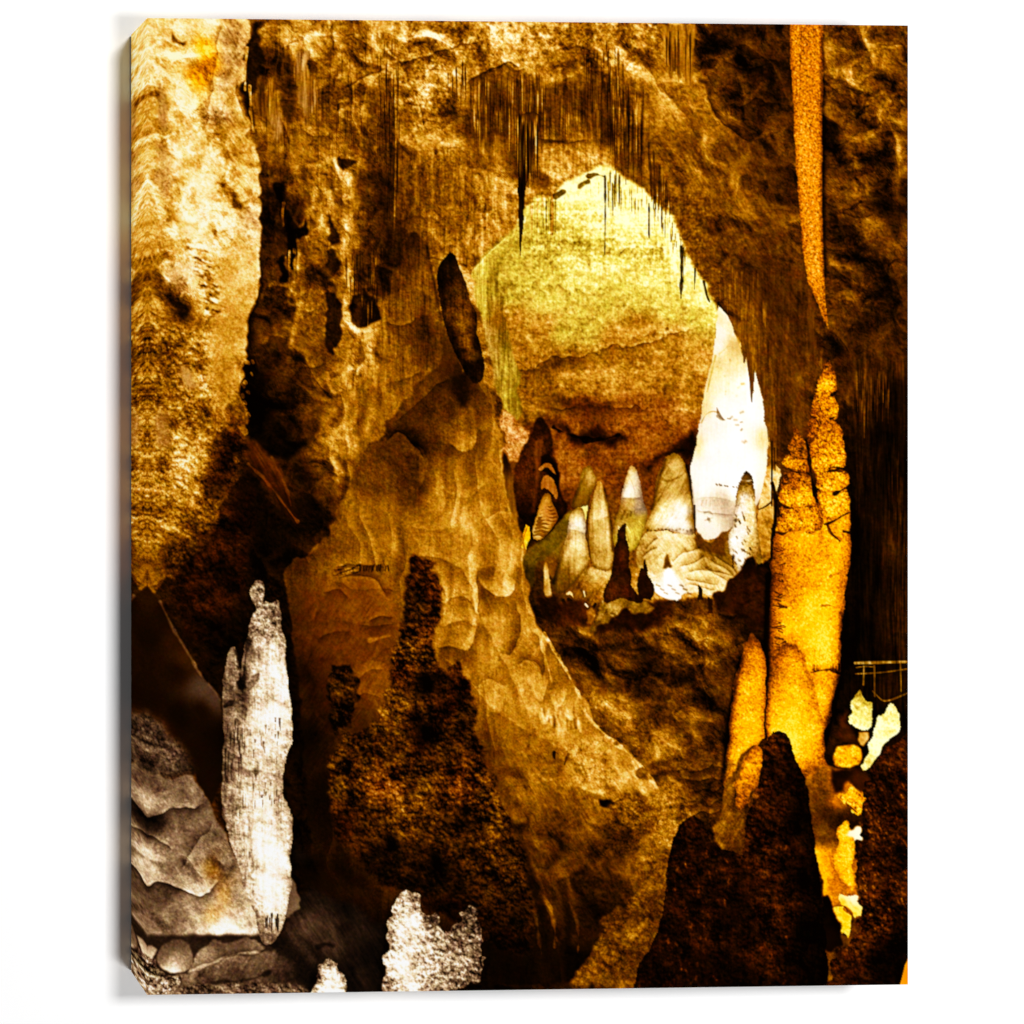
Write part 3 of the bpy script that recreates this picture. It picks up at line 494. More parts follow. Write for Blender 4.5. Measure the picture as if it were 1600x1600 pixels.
    p.region([(950,1430),(985,1400),(1030,1330),(1045,1340),(1035,1420),(1010,1480),(990,1535),(890,1540),(905,1520),(930,1490)], [(970,1430,24),(1010,1390,40),(1000,1440,34),(985,1460,46),(950,1500,36),(920,1530,42),(985,1500,26),(1025,1420,26)], 'a', dict(rock=5, pop=3.5, dl=2, crack=6, grain=2), feather=2, warp=4, name='printed_rock', info='gold rock ledge at the foot of the mound')
    p.stroke([(985,1465),(1000,1452),(1010,1440)], 6, 4, 52, .7, 5)
    for i in range(5):
        y = 1195+i*17; p.ledge([(1055,y),(1085,y+8),(1110,y+4),(1132,y+6)], 10, 12, 5, True, 3)
    # long folds running down to the dark foot
    for L in ([(800,1300),(840,1360),(860,1420),(870,1470)], [(830,1290),(850,1350),(862,1390)], [(836,1420),(842,1460),(846,1490)], [(850,1400),(868,1440),(866,1480)], [(890,1410),(905,1450),(903,1490)]): p.stroke(L, 2.5, 1.2, 40, .55, 3, 1.5)
    for L in ([(815,1330),(838,1400),(850,1450),(852,1500)], [(880,1380),(890,1440),(885,1500)]): p.stroke(L, 7, 6, 4, .6, 8, 2)
    # --- dark knobbly stalagmites in front of the mound
    pop = dict(pop=9, rock=3, crack=4, grain=2, blot=4)
    p.region([(636,892),(645,868),(655,866),(668,880),(682,890),(692,928),(690,955),(678,985),(672,1010),(690,1045),(700,1050),(712,1032),(724,1042),(734,1080),(746,1112),(740,1140),(752,1170),(775,1230),(800,1290),(822,1350),(835,1420),(838,1480),(800,1500),(700,1430),(640,1400),(590,1380),(560,1340),(520,1300),(510,1200),(530,1150),(570,1140),(590,1125),(604,1085),(612,1040),(622,990),(632,940)],
      [(655,890,17.3,'r'),(670,920,21.4,'r'),(645,940,14.3),(640,960,16.3),(660,990,29.6,'r'),(640,1000,27.5),(655,1030,27.5),(630,1050,26.5,'r'),(665,1070,7.12),(620,1100,27.5),(650,1110,21.4),(715,1070,14.3,'r'),(700,1100,15.3,'r'),(730,1120,16.3),(665,1150,5.08,'r'),(690,1160,17.3),(620,1160,19.4),(560,1190,21.4),(540,1240,21.4),(600,1230,27.5,'r'),(660,1220,23.4),(720,1230,25.5,'r'),(760,1260,27.5),(580,1290,17.3),(620,1280,23.4),(700,1300,17.3),(760,1330,21.4),(800,1350,21.4),(640,1350,9.16),(700,1380,8.14),(780,1400,15.3),(820,1440,10.2),(800,1480,6.1,'r'),(600,1340,7.12),(540,1290,9.16,'r'),(700,1430,4.06,'r'),(730,1290,11.2)], 'a', pop, feather=2.2, warp=3, form=0, sm=8, name='printed_stalagmite', info='dark knobbly cluster of stalagmites in front of the golden mound')
    p.region([(512,1052),(530,1034),(548,1045),(560,1062),(562,1085),(553,1110),(552,1140),(530,1150),(512,1135),(518,1105),(508,1082)], [(530,1050,18.3),(550,1080,16.3),(525,1100,14.3),(540,1130,15.3)], 'a', pop, feather=1.6, warp=2.5, form=.3, name='printed_stalagmite', info='small dark knobbly stalagmite left of the knobbly cluster')
    for q in ((665,1060,12),(650,1115,9),(665,1140,10),(640,1230,8),(700,1200,8),(725,1260,9),(740,1330,10),(610,1310,10),(680,1340,12)):
        p.glow([(q[0],q[1]),(q[0]+4,q[1]+q[2])], q[2]*.8, -12)
    # --- far group of stalagmites inside the arch
    st = dict(grain=2.6, vert=2.4, blot=2.2, rock=1.2)
    p.region([(803,735),(812,706),(828,690),(838,657),(848,653),(858,672),(866,698),(872,745),(878,775),(892,790),(880,815),(862,835),(830,848),(822,820),(806,800)], [(845,665,14,'r'),(835,700,22,'r'),(820,720,26,'r'),(812,745,28,'r'),(860,700,20,'r'),(820,770,20,'r'),(825,800,8,'r'),(875,780,14,'r'),(868,810,8,'r')], 'r', dict(rock=4, crack=5, grain=3, pop=2), feather=1, warp=1.2, name='printed_stalagmite', info='dark brown stalagmite left of the far group')
    p.region([(834,690),(848,688),(846,720),(840,760),(836,800),(830,800),(836,750)], [(840,700,34,'r'),(838,770,28,'r')], 'r', dict(vert=4, grain=2), feather=1.5, warp=.8, alpha=.8)
    p.region([(846,712),(860,708),(870,730),(874,762),(866,760),(852,740),(842,736)], [(858,720,6,'r'),(866,750,5,'r')], 'r', dict(grain=2), feather=1, warp=.8)
    p.region([(839,734),(845,726),(856,722),(864,728),(868,742),(862,736),(852,730),(844,738)], [(852,726,50,'r'),(865,735,46,'r'),(841,733,56,'r')], 'r', dict(vert=3, grain=2), feather=.8, warp=.6)
    p.region([(846,745),(858,743),(867,753),(872,772),(870,782),(860,770),(850,762),(845,768)], [(852,750,56,'r'),(862,760,50,'r'),(870,776,54,'r')], 'r', dict(vert=4, grain=2), feather=.8, warp=.6)
    p.region([(853,770),(862,782),(870,798),(874,810),(862,826),(850,842),(833,844),(831,832),(835,812),(841,792),(848,776)], [(853,778,60,'a'),(845,795,70,'a'),(840,815,76,'a'),(836,838,84,'c'),(848,838,70,'a'),(862,800,50,'r'),(866,815,52,'r'),(855,822,66,'a')], 'a', dict(grain=2, rock=1), feather=.8, warp=1, name='printed_stalagmite', info='orange ribbed stalagmite beside the dark one')
    for k in range(11):
        y = 779+k*5.6; x0 = 851-k*1.7; x1 = min(858+k*2.2, 872-(k > 6)*(k-6)*4)
        p.stroke([(x0,y+2),(x0*.6+x1*.4,y-1),(x0*.3+x1*.7,y+2.5),(x1,y+1)], 1.2, 1, 24, .6, 1.8, 1.2)
    p.region([(821,819),(828,822),(827,842),(821,860),(814,856),(815,838)], [(820,830,78,'y'),(822,848,86,'y')], 'y', dict(grain=3), feather=.8, warp=.6, keep=True)
    p.stroke([(824,822),(818,842),(815,852)], 1.2, .8, 44, .7)
    p.region([(787,708),(792,706),(800,730),(806,790),(812,830),(822,860),(825,900),(816,850),(797,790),(787,750)], [(792,720,14),(798,760,40),(810,830,46)], 'a', dict(vert=3, grain=2), feather=1, warp=.8)
    p.region([(818,862),(842,850),(866,826),(884,806),(895,790),(906,800),(892,835),(880,850),(862,870),(848,876),(838,884),(830,930),(822,900)], [(835,865,34,'g'),(870,832,38,'g'),(885,815,40,'g'),(850,872,30,'g'),(830,895,22),(860,850,34,'g')], 'g', dict(rock=4, crack=5, grain=2), feather=1, warp=1.5)
    p.region([(838,884),(866,868),(872,880),(866,910),(868,940),(848,945),(832,930)], [(842,900,22),(862,890,32),(845,930,18),(868,925,26)], 'a', dict(rock=5, crack=5, grain=2), feather=1.5, warp=2)
    p.region([(855,870),(872,852),(890,838),(900,850),(880,880),(866,905),(858,890)], [(875,860,40,'g'),(865,880,38),(885,860,46)], 'a', dict(rock=3, grain=2, crack=3), feather=1.5, warp=1.5)
    p.region([(917,728),(922,727),(928,738),(934,750),(924,768),(921,785),(917,793),(893,792),(894,784),(900,770),(906,750),(911,735)], [(917,733,65,'c'),(926,748,57,'c'),(905,775,38,'c'),(915,782,40,'c'),(912,755,53,'c'),(898,788,34,'c')], 'c', dict(st, rock=.6), feather=.8, warp=.5, name='printed_stalagmite', info='grey green pointed stalagmite at the back of the far group')
    p.region([(907,793),(919,788),(918,803),(915,816),(911,802)], [(914,797,84,'g'),(915,808,74,'g')], 'g', {}, feather=.8, warp=.3)
    p.region([(880,928),(903,898),(922,884),(945,892),(956,884),(951,915),(943,942),(920,948),(900,938)], [(930,900,71,'c'),(945,915,60),(920,925,46),(935,937,54),(900,927,40),(950,895,75,'c')], 'a', dict(grain=3, rock=3, blot=2, dl=2), feather=2, warp=1.5)
    p.region([(900,792),(906,790),(911,797),(914,815),(917,845),(920,870),(918,888),(905,898),(886,926),(868,928),(862,912),(868,890),(876,864),(885,840),(888,820),(893,800)], [(902,798,65,'c'),(897,812,75,'c'),(890,822,88,'w'),(905,822,92,'w'),(912,828,84,'w'),(900,833,65,'c'),(900,848,83,'c'),(910,858,86,'c'),(892,868,79,'c'),(905,872,67,'c'),(885,885,54),(880,905,40),(868,918,34),(905,888,71,'c'),(912,880,83,'c')], 'c', st, feather=.8, warp=.6, sm=5, name='printed_stalagmite', info='cream stalagmite in front, lit across its middle')
    p.region([(933,752),(940,752),(943,765),(949,780),(952,800),(956,830),(958,850),(957,878),(950,893),(935,890),(924,880),(918,850),(917,835),(919,810),(924,785),(929,765)], [(936,757,78,'a'),(937,772,53,'c'),(931,790,65,'c'),(945,793,71,'c'),(935,805,81,'c'),(940,822,61,'c'),(928,838,57,'c'),(943,842,77,'c'),(953,852,71,'c'),(945,868,63,'c'),(932,882,71,'c'),(925,858,53,'c'),(955,875,65,'c')], 'c', st, feather=.8, warp=.6, sm=5, name='printed_stalagmite', info='cream gold pointed stalagmite in the middle of the far group')
    p.ledge([(885,826),(900,828),(915,832)], 14, 4, 3, True, .6); p.ledge([(920,808),(935,811),(953,806)], 10, 5, 3, True, .6); p.stroke([(918,800),(917,835),(921,862),(924,880)], 1.6, 1, 26, .7, 2, .6)
    p.glow([(944,765),(953,810),(957,860)], 2.5, -16); p.glow([(891,838),(877,870),(865,910)], 4, -14); p.glow([(918,735),(904,765),(896,785)], 3, -8)
    p.ledge([(880,868),(900,870),(918,868)], 8, 5, 3, True, 1)
    p.region([(985,729),(990,728),(996,738),(1001,755),(1004,776),(1008,794),(1013,802),(1006,830),(1000,850),(990,864),(970,866),(958,850),(957,828),(963,808),(969,790),(971,776),(975,752),(981,736)], [(988,735,85,'c'),(985,750,90,'c'),(979,770,98,'w'),(994,745,90,'w'),(990,770,97,'w'),(1000,765,70,'w'),(998,775,64,'w'),(985,785,63,'c'),(976,798,51,'c'),(1000,795,54,'w'),(985,812,58,'g'),(1003,815,58,'g'),(968,825,53,'c'),(990,835,70,'g'),(968,845,62,'g'),(995,855,66,'g'),(962,850,66,'g')], 'c', dict(grain=2.5, blot=2.5, rock=1.5), feather=.8, warp=.5, sm=5, name='printed_stalagmite', info='greenish white stalagmite with a bright tip')
    p.ledge([(970,776),(988,777),(1004,775)], 16, 6, 4, True, .5); p.stroke([(984,746),(977,760),(972,774)], 1, 1, 66, .7, 1.5, .3); p.stroke([(984,746),(990,760),(994,775)], 1, 1, 74, .6, 1.5, .3)
    for k in range(7): p.stroke([(966+k*5.5,822-k*1.2),(974+k*5.5,835-k*2),(978+k*5,850-k*2)], 1, .8, 44 if k % 2 else 78, .5, 1.5, .8)
    for q in ((976,798),(981,803),(972,806),(986,800)): p.glow([(q[0],q[1]),(q[0]-1,q[1]+5)], 2, -14)
    p.region([(853,872),(857,884),(859,905),(861,920),(865,938),(860,941),(850,928),(848,905),(849,885)], [(852,878,62,'a'),(856,900,88,'c'),(851,900,60),(857,922,71,'c'),(850,920,44),(862,936,61,'c')], 'a', dict(grain=3, vert=2), feather=.7, warp=.5, sm=4, name='printed_stalagmite', info='tiny bright stalagmite beside the mound')
    # the brilliant white stalagmite
    p.region([(1122,478),(1130,484),(1140,500),(1148,520),(1156,546),(1162,556),(1163,553),(1172,578),(1180,572),(1186,600),(1194,640),(1200,668),(1203,700),(1202,740),(1195,765),(1180,795),(1160,812),(1140,826),(1122,840),(1105,844),(1088,834),(1084,795),(1078,735),(1085,705),(1090,682),(1095,650),(1098,622),(1106,585),(1115,553),(1118,515)], [(1128,490,94,'c'),(1123,515,97,'w'),(1122,545,95,'w'),(1136,510,92,'c'),(1145,545,71,'c'),(1135,556,81,'c'),(1122,570,81,'c'),(1145,575,84,'c'),(1112,590,85,'c'),(1108,620,90,'c'),(1130,600,90,'c'),(1160,600,97,'c'),(1130,635,96,'w'),(1105,640,84,'c'),(1120,655,90,'w'),(1105,665,90,'w'),(1150,650,98,'w'),(1180,640,100,'w'),(1150,690,100,'w'),(1110,700,98,'w'),(1092,695,85,'c'),(1090,740,98,'w'),(1130,740,100,'w'),(1180,720,100,'w'),(1100,765,99,'w'),(1150,768,99,'w'),(1095,784,86,'w'),(1110,786,76,'w'),(1130,785,72,'w'),(1143,793,70,'w'),(1096,810,93,'w'),(1110,815,90,'w'),(1115,835,94,'w'),(1130,815,78,'w'),(1142,812,66,'w'),(1125,828,88,'w'),(1195,720,92,'c'),(1198,690,85,'c')], 'w', dict(grain=1.4, vert=1.2, blot=1), feather=.8, warp=.6, sm=6, form=.1, name='printed_stalagmite', info='tall brilliant white floodlit stalagmite')
    p.stroke([(1124,553),(1134,545),(1144,532),(1148,526)], 1.4, 1.2, 74, .8, 2, .8, 'c'); p.stroke([(1118,556),(1112,582),(1105,612)], 1.5, 1, 60, .5, 2, .6, 'g')
    for k in range(26): p.glow([(1120+rng.random()*40,560+rng.random()*70)]*2, 1.2+rng.random(), -8*rng.random())
    p.stroke([(1096,660),(1102,648),(1112,642),(1122,644)], 1, .8, 62, .7, 1.6, .5, 'c'); p.stroke([(1120,637),(1123,648),(1130,655)], 1.2, .8, 40, .7, 1.8, .6); p.stroke([(1121,650),(1128,656),(1132,656)], 1.3, .8, 46, .6, 1.8, .5)
    for q in ((1137,654),(1142,653),(1147,656),(1150,664),(1157,660),(1157,645),(1159,600),(1158,672),(1165,689),(1160,690)): p.glow([q, (q[0]+1+rng.random()*4,q[1]+rng.normal())], 1.2+rng.random(), -12-18*rng.random())
    for x in (1119,1124,1127,1132,1136,1145,1151): p.glow([(x,757+(x-1119)*.12+rng.normal()*.6),(x+rng.random()*2.5,758+(x-1119)*.12)], .9+rng.random()*.5, -42)
    p.ledge([(1087,778),(1105,775),(1130,777),(1147,784)], 8, 3, 5, True, .5)
    p.ledge([(1088,794),(1096,798),(1102,798),(1112,801),(1130,803),(1145,802)], 22, 3, 2.2, True, .6); p.stroke([(1101,801),(1108,799),(1113,803)], 1.5, 1, 52, .6, 1.6, .6)
    for dx, dy in ((6,-2),(4,4),(-5,2),(-2,-4),(2,6)): p.stroke([(1107,811),(1107+dx,811+dy)], 1.6, .4, 56, .5, 2.2, .6)
    for k in range(7): p.stroke([(1098+k*6,782),(1096+k*7,790)], .8, .6, 62, .4, 1.5, .5)
    p.glow([(1197,610),(1201,660),(1203,700)], 2, -12)
    # pale floor and the blunt cream stalagmite
    p.region([(994,880),(1002,846),(1010,832),(1035,828),(1060,834),(1082,836),(1092,833),(1102,845),(1115,847),(1138,826),(1142,850),(1150,880),(1158,900),(1150,915),(1130,926),(1112,930),(1095,926),(1072,926),(1060,940),(1045,937),(1030,932),(1018,922),(1006,902)], [(1008,845,63,'c'),(1020,840,69,'c'),(1045,843,86,'c'),(1065,852,85,'c'),(1080,862,81,'c'),(1015,868,65,'c'),(1032,872,82,'c'),(1045,908,99,'w'),(1038,926,95,'w'),(1060,922,90,'w'),(1070,900,85,'c'),(1058,882,84,'c'),(1080,885,79,'c'),(1100,878,56),(1098,852,36),(1112,862,32),(1132,872,42),(1120,893,71,'c'),(1140,897,63,'c'),(1100,902,79,'c'),(1120,915,77,'c'),(1085,915,82,'c'),(1130,842,50),(1020,905,79,'c'),(1025,890,71,'c'),(1003,880,50)], 'c', dict(grain=2.6, rock=2, dr=2, crack=3), feather=.8, warp=1.2, sm=6, name='printed_rock_ledge', info='pale lit rock floor under the far stalagmites')
    p.region([(1082,840),(1094,832),(1100,845),(1115,846),(1134,826),(1142,838),(1130,854),(1136,870),(1122,866),(1102,864),(1090,856)], [(1095,845,32),(1120,858,30),(1138,836,38)], 'a', dict(rock=2, grain=2), feather=1, warp=1, alpha=.9, keep=True)
    for L, w in (([(1050,877),(1070,864),(1098,856)],1.2), ([(1062,887),(1085,880),(1102,869)],1.1), ([(1073,895),(1100,890),(1125,895),(1146,902)],1.3), ([(1068,905),(1095,909),(1122,916)],1.1), ([(1108,875),(1130,888),(1150,904)],1.2), ([(1098,884),(1120,900),(1140,910)],1), ([(1115,868),(1138,885),(1152,898)],1.1), ([(1075,914),(1100,918),(1118,924)],1), ([(1010,860),(1018,850),(1030,842)],1.2), ([(1005,872),(1015,862),(1030,858)],1)):
        p.ledge(L, 24, 16, 3.2, False, .8)
    p.region([(1041,868),(1045,866),(1050,886),(1046,890),(1036,888)], [(1044,878,36)], 'a', {}, feather=1, warp=.5, keep=True)
    p.region([(1040,888),(1046,886),(1050,896),(1055,902),(1064,912),(1070,925),(1058,938),(1044,936),(1034,928),(1036,910)], [(1045,900,100,'w'),(1050,920,98,'w'),(1062,926,92,'w')], 'w', dict(grain=2), feather=1, warp=1.4)
    for k in range(9): p.glow([(1026+k*6,914+(k % 3)*6),(1031+k*6,916+(k % 3)*6)], 1.4, -26)
    p.region([(1048,711),(1056,708),(1063,712),(1070,722),(1075,738),(1079,755),(1083,780),(1085,805),(1085,832),(1080,838),(1068,836),(1052,830),(1034,827),(1014,832),(1004,838),(1008,820),(1018,800),(1023,775),(1028,745),(1035,725),(1042,714)], [(1052,713,53,'c'),(1040,735,55,'c'),(1060,728,69,'c'),(1070,750,71,'c'),(1034,765,61,'c'),(1050,752,59,'c'),(1058,765,73,'c'),(1042,782,65,'c'),(1028,790,63,'c'),(1055,790,92,'c'),(1070,800,97,'w'),(1040,800,85,'c'),(1022,805,65,'c'),(1079,785,67,'c'),(1030,818,88,'c'),(1070,825,97,'w'),(1047,822,92,'w'),(1083,760,40),(1084,815,56),(1012,825,65,'c')], 'c', dict(dl=2.6, grain=2.2, blot=3, rock=1.6), feather=.8, warp=.7, sm=5, name='printed_stalagmite', info='blunt cream stalagmite below the white one')
    p.glow([(1072,728),(1080,760),(1085,810)], 2.6, -22); p.glow([(1040,718),(1028,755),(1020,795)], 2.5, -16); p.stroke([(1085,790),(1086,835)], 1.3, 1, 12, .8, 1.4, .3)
    for k in range(13): p.glow([(1012+k*5.6,828-3*math.sin(k*.26)+rng.random()*3)]*2, 1.8, -20)
    p.stroke([(1028,744),(1040,752),(1052,750),(1066,742)], 1.4, 1, 38, .45, 2.5, 1)
    p.region([(1198,692),(1204,700),(1207,722),(1215,728),(1222,736),(1214,762),(1206,782),(1212,800),(1206,835),(1208,862),(1194,884),(1184,870),(1184,800),(1190,765),(1200,735)], [(1204,715,40),(1212,740,76),(1205,760,80),(1194,785,80),(1202,800,64),(1198,825,56),(1196,850,64),(1200,875,50),(1190,860,56)], 'a', dict(rock=4.5, grain=2.5, crack=4), feather=.8, warp=1)
    p.stroke([(1186,796),(1196,792),(1206,784)], 1.3, 1, 20, .8, 1.5, .6); p.stroke([(1207,755),(1212,775),(1212,810),(1208,840),(1206,868)], 2.4, 3, 6, .9, 1.5, .8)
    p.region([(1163,738),(1168,735),(1173,740),(1175,748),(1178,760),(1180,790),(1184,830),(1188,855),(1193,872),(1188,882),(1178,876),(1168,872),(1162,886),(1158,899),(1152,890),(1145,870),(1137,850),(1140,832),(1145,820),(1148,800),(1150,780),(1153,765),(1157,750)], [(1166,739,30,'c'),(1160,750,71,'c'),(1169,747,34,'c'),(1176,752,49,'c'),(1164,756,28,'c'),(1172,764,55,'c'),(1154,772,61,'c'),(1164,778,82,'w'),(1175,790,86,'c'),(1157,800,94,'w'),(1172,815,85,'c'),(1160,835,92,'w'),(1148,848,96,'w'),(1160,868,92,'w'),(1178,845,71,'c'),(1184,868,49,'c'),(1155,886,96,'w'),(1172,860,77,'c')], 'c', dict(grain=3, crack=3, pop=2.4, rock=2), feather=.8, warp=.7, sm=4, name='printed_stalagmite', info='small white knobbly stalagmite in front of the brilliant one')
    p.stroke([(1158,750),(1167,752),(1175,750)], 1, 1, 90, .8, 1.2, .4, 'w'); p.stroke([(1156,757),(1164,754),(1174,757)], 1.5, 1.2, 22, .7, 1.4, .8)
    for k in range(42):
        x = 1140+rng.random()*30+3; y = 800+rng.random()*85
        if abs(x-1160) > 14+(y-800)*.05: continue
        p.glow([(x,y),(x+1.5,y+3)], 1.3, -26)
    # ceiling spikes in front of the white stalagmite
    p.region([(1150,496),(1200,516),(1216,700),(1208,745),(1204,700),(1196,655),(1190,608),(1185,590),(1181,567),(1177,627),(1171,585),(1166,552),(1163,573),(1158,545)], [(1165,520,38),(1180,545,42),(1195,600,38),(1205,680,38),(1175,610,34)], 'a', dict(vert=4.5, grain=2, rock=2.5), feather=.8, warp=.7)
    for L, w in (([(1164,520),(1172,580),(1175,628)],4.6), ([(1196,620),(1201,690)],3), ([(1205,640),(1207,700),(1206,750)],3)):
        p.stroke(L, w, .5, 36, 1, 1.3, .3, 'a')
    p.stroke([(1206,690),(1206,790)], 1.2, .9, 12, .9, 1.2, .2); p.stroke([(1210,700),(1211,735)], .9, .6, 14, .8, 1.2, .2)
    # dark spikes of the middle floor
    p.region([(925,985),(945,955),(1000,940),(1050,940),(1040,975),(1000,985),(960,990)], [(950,975,13,'r'),(1000,965,11,'r'),(1035,955,16,'r')], 'r', dict(rock=5, crack=4, grain=2), feather=3, warp=3)
    p.region([(840,930),(870,935),(900,940),(930,950),(925,975),(880,980),(845,965)], [(860,945,10,'r'),(890,955,12,'r'),(915,960,22)], 'r', dict(rock=7, crack=5, grain=2), feather=2, warp=3)
    p.region([(943,932),(960,922),(985,928),(1000,938),(1022,945),(1012,957),(990,956),(975,950),(962,962),(947,975),(928,988),(918,988),(934,962)], [(965,935,55,'c'),(950,950,57,'c'),(985,936,42,'c'),(1010,946,40),(937,968,38,'c'),(925,983,28)], 'c', dict(rock=5, grain=2.5, dl=2, crack=6), feather=1, warp=2)
    p.region([(973,820),(976,817),(979,822),(979,840),(983,860),(985,890),(987,915),(995,928),(1006,937),(1000,944),(985,938),(972,932),(955,940),(944,944),(943,930),(948,910),(955,890),(958,870),(962,850),(966,832)], [(975,825,22,'r'),(972,850,16,'r'),(978,870,24,'r'),(965,890,18,'r'),(980,900,12,'r'),(975,915,22,'r'),(958,920,26),(992,930,16,'r'),(970,928,34)], 'r', dict(rock=4, grain=3, vert=2, crack=4), feather=.8, warp=.8, name='printed_stalagmite', info='dark pointed stalagmite on the rubble below the far group')
    p.region([(1007,877),(1009,874),(1011,890),(1013,900),(1018,905),(1022,936),(998,937),(996,915),(1000,890),(1003,887),(1005,889)], [(1007,890,16,'r'),(1010,920,14,'r'),(1000,925,10,'r')], 'r', dict(rock=4, grain=2), feather=.8, warp=.6, name='printed_stalagmite', info='short dark stalagmite beside the dark pointed one')
    for L, t, w in (([(886,928),(892,926),(896,934)],80,1.6), ([(888,936),(894,938)],6,2), ([(912,924),(914,932)],94,1.8), ([(915,944),(918,948)],90,1.6), ([(880,938),(884,946)],10,2.5), ([(925,952),(930,944)],10,2.2), ([(922,958),(928,962)],62,3)): p.stroke(L, w, w*.7, t, .85, 1.4, .8)
    p.region([(915,955),(926,948),(930,962),(924,975),(914,972)], [(922,962,58)], 'a', dict(rock=3), feather=1.5, warp=1.5, alpha=.8)
    for L, r, d in (([(1040,1010),(1090,1025),(1130,1040)],10,14), ([(1060,985),(1110,1000)],8,12), ([(1085,960),(1100,975)],6,10), ([(900,1020),(950,1010)],7,-10), ([(930,1095),(990,1120),(1030,1150)],9,12), ([(1020,1040),(1060,1060)],9,-10), ([(1000,1085),(1040,1090)],8,-9), ([(1060,1090),(1090,1120)],7,10), ([(990,1150),(1040,1175),(1070,1210)],9,10), ([(1010,1215),(1050,1205)],5,-16), ([(1090,1140),(1120,1170)],9,-8), ([(880,970),(930,1000)],7,9), ([(960,1030),(1000,1050)],7,9)): p.glow(L, r, d)
    rub = dict(rock=7, crack=7, grain=3, pop=2, blot=5)
    p.region([(1115,930),(1135,915),(1150,895),(1165,872),(1172,868),(1178,880),(1195,880),(1203,870),(1200,985),(1170,985),(1150,960),(1120,950)], [(1170,880,8),(1180,920,16,'r'),(1150,930,14,'r'),(1190,960,14,'r'),(1130,940,16,'r'),(1160,975,10,'r')], 'r', dict(rock=5, crack=5, grain=2), feather=1, warp=3.5, name='printed_rock', info='dark jagged rock left of the yellow column')
    for q in ((1093,914,24),(1108,932,30),(1140,925,30)): p.region([(q[0]-4,q[1]+q[2]),(q[0]-3,q[1]+6),(q[0],q[1]),(q[0]+4,q[1]+6),(q[0]+6,q[1]+q[2])], [(q[0],q[1]+10,16,'r')], 'r', dict(rock=3), feather=.8, warp=1.5)
    for q in ((1050,1000,40,20),(1090,965,30,16),(1100,1020,40,18),(1000,1090,30,14),(960,1010,20,20),(1070,1060,14,22),(1130,1100,14,22),(1010,1030,14,22),(1110,1050,36,14),(1030,1160,38,16),(890,1000,14,20),(1060,1110,36,14),(960,1060,34,14),(1080,1180,14,16)):
        x, y, t, r = q; p.region([(x-r,y),(x-r*.5,y-r*.7),(x+r*.4,y-r*.8),(x+r,y-r*.1),(x+r*.7,y+r*.6),(x-r*.2,y+r*.7)], [(x,y,t)], 'a', rub, feather=5, warp=5, alpha=.75)
    p.stroke([(905,1105),(940,1100),(985,1135),(1030,1190)], 5, 3, 46, .55, 6, 3); p.stroke([(1000,1210),(1040,1190),(1060,1215)], 4, 3, 20, .6, 5, 3)
    # --- bright left wall
    lw = [(190,20),(345,28),(392,28),(388,70),(380,105),(378,150),(386,185),(397,215),(404,240),(407,285),(405,330),(409,370),(404,395),(405,440),(399,470),(388,505),(386,560),(378,590),(376,620),(390,640),(389,665),(384,700),(372,740),(350,790),(330,840),(318,880),(300,900),(262,905),(246,925),(190,940)]
    tl = [(240,60,88),(290,55,86),(330,45,94),(320,75,76,'y'),(330,100,74,'y'),(312,120,66,'y'),(300,90,82),(275,130,90),(245,110,82),(260,180,90),(285,150,94),(270,250,93),(330,285,97),(310,220,92),(290,350,96),(250,300,80),(250,330,76),(250,240,72),(245,160,60),(254,195,58),(245,400,58),(235,350,62),(235,420,44),(268,395,66),(280,380,82),(356,60,60,'t'),(362,90,58,'t'),(352,130,62,'t'),(345,180,66,'t'),(370,150,68),(350,210,60),(375,215,66),(385,255,76),(365,245,60),(390,290,80),(350,260,84),(340,230,86),(360,290,64),(375,320,76),(350,330,88),(395,340,76,'t'),(330,390,82),(310,380,88),(350,420,70),(390,430,78),(360,480,68),(335,440,72),(298,430,90,'t'),(310,450,92),(322,475,86),(275,430,62,'t'),(280,450,58,'t'),(290,480,44),(285,495,20),(268,470,30),(370,560,68),(330,560,70),(350,520,66),(300,520,52),(270,520,46),(240,560,40),(270,560,48),(250,480,62),(235,500,52),(250,600,44),(290,580,50),(320,540,70),(322,600,70),(300,625,44),(340,620,58),(350,660,60),(355,690,36),(372,640,48),(365,670,26),(260,640,50),(280,625,60),(300,640,48),(320,660,62),(250,680,46),(258,660,44),(290,690,72),(310,690,66),(275,680,60),(290,720,76),(320,720,58),(250,720,48),(335,720,46),(340,705,26),(340,760,16),(365,720,14),(300,770,64),(270,760,56),(310,800,46),(330,790,26),(240,790,46),(260,820,50),(290,830,44),(315,850,20),(240,850,46),(270,870,30),(300,880,16),(245,890,34),(230,450,48),(235,250,66),(228,130,76)]
    p.region(lw, tl, 'a', dict(bulk=4.5, rock=5.5, grain=3, dr=1, crack=7, blot=2, facet=2.5), feather=1.2, warp=2.2, sm=8, name='printed_rock_wall', info='bright cream and gold rock wall along the left edge')
    zone([(190,480),(340,520),(330,780),(190,900)], dict(pop=8, grain=3, crack=4, blot=2), 12)
    zone([(290,750),(380,640),(390,720),(320,900),(250,910)], dict(pop=6, rock=4, blot=4, grain=3, crack=5), 12)
    zone([(340,400),(400,380),(395,520),(350,640),(330,560)], dict(rock=2.5, grain=3, blot=2, crack=3), 10)
    zone([(345,30),(392,30),(380,120),(405,240),(400,340),(350,260)], dict(dr=2.6, rock=4, grain=2.5, crack=5, facet=2), 8)
    zone([(200,150),(245,150),(245,480),(200,480)], dict(dl=1.6, rock=4.5, grain=3, facet=2, crack=3), 8)
    p.ledge([(344,30),(340,80),(334,130),(328,170),(324,200)], 16, 14, 8, True, 2)
    p.ledge([(370,120),(366,140),(372,160),(384,190)], 12, 18, 5, False)
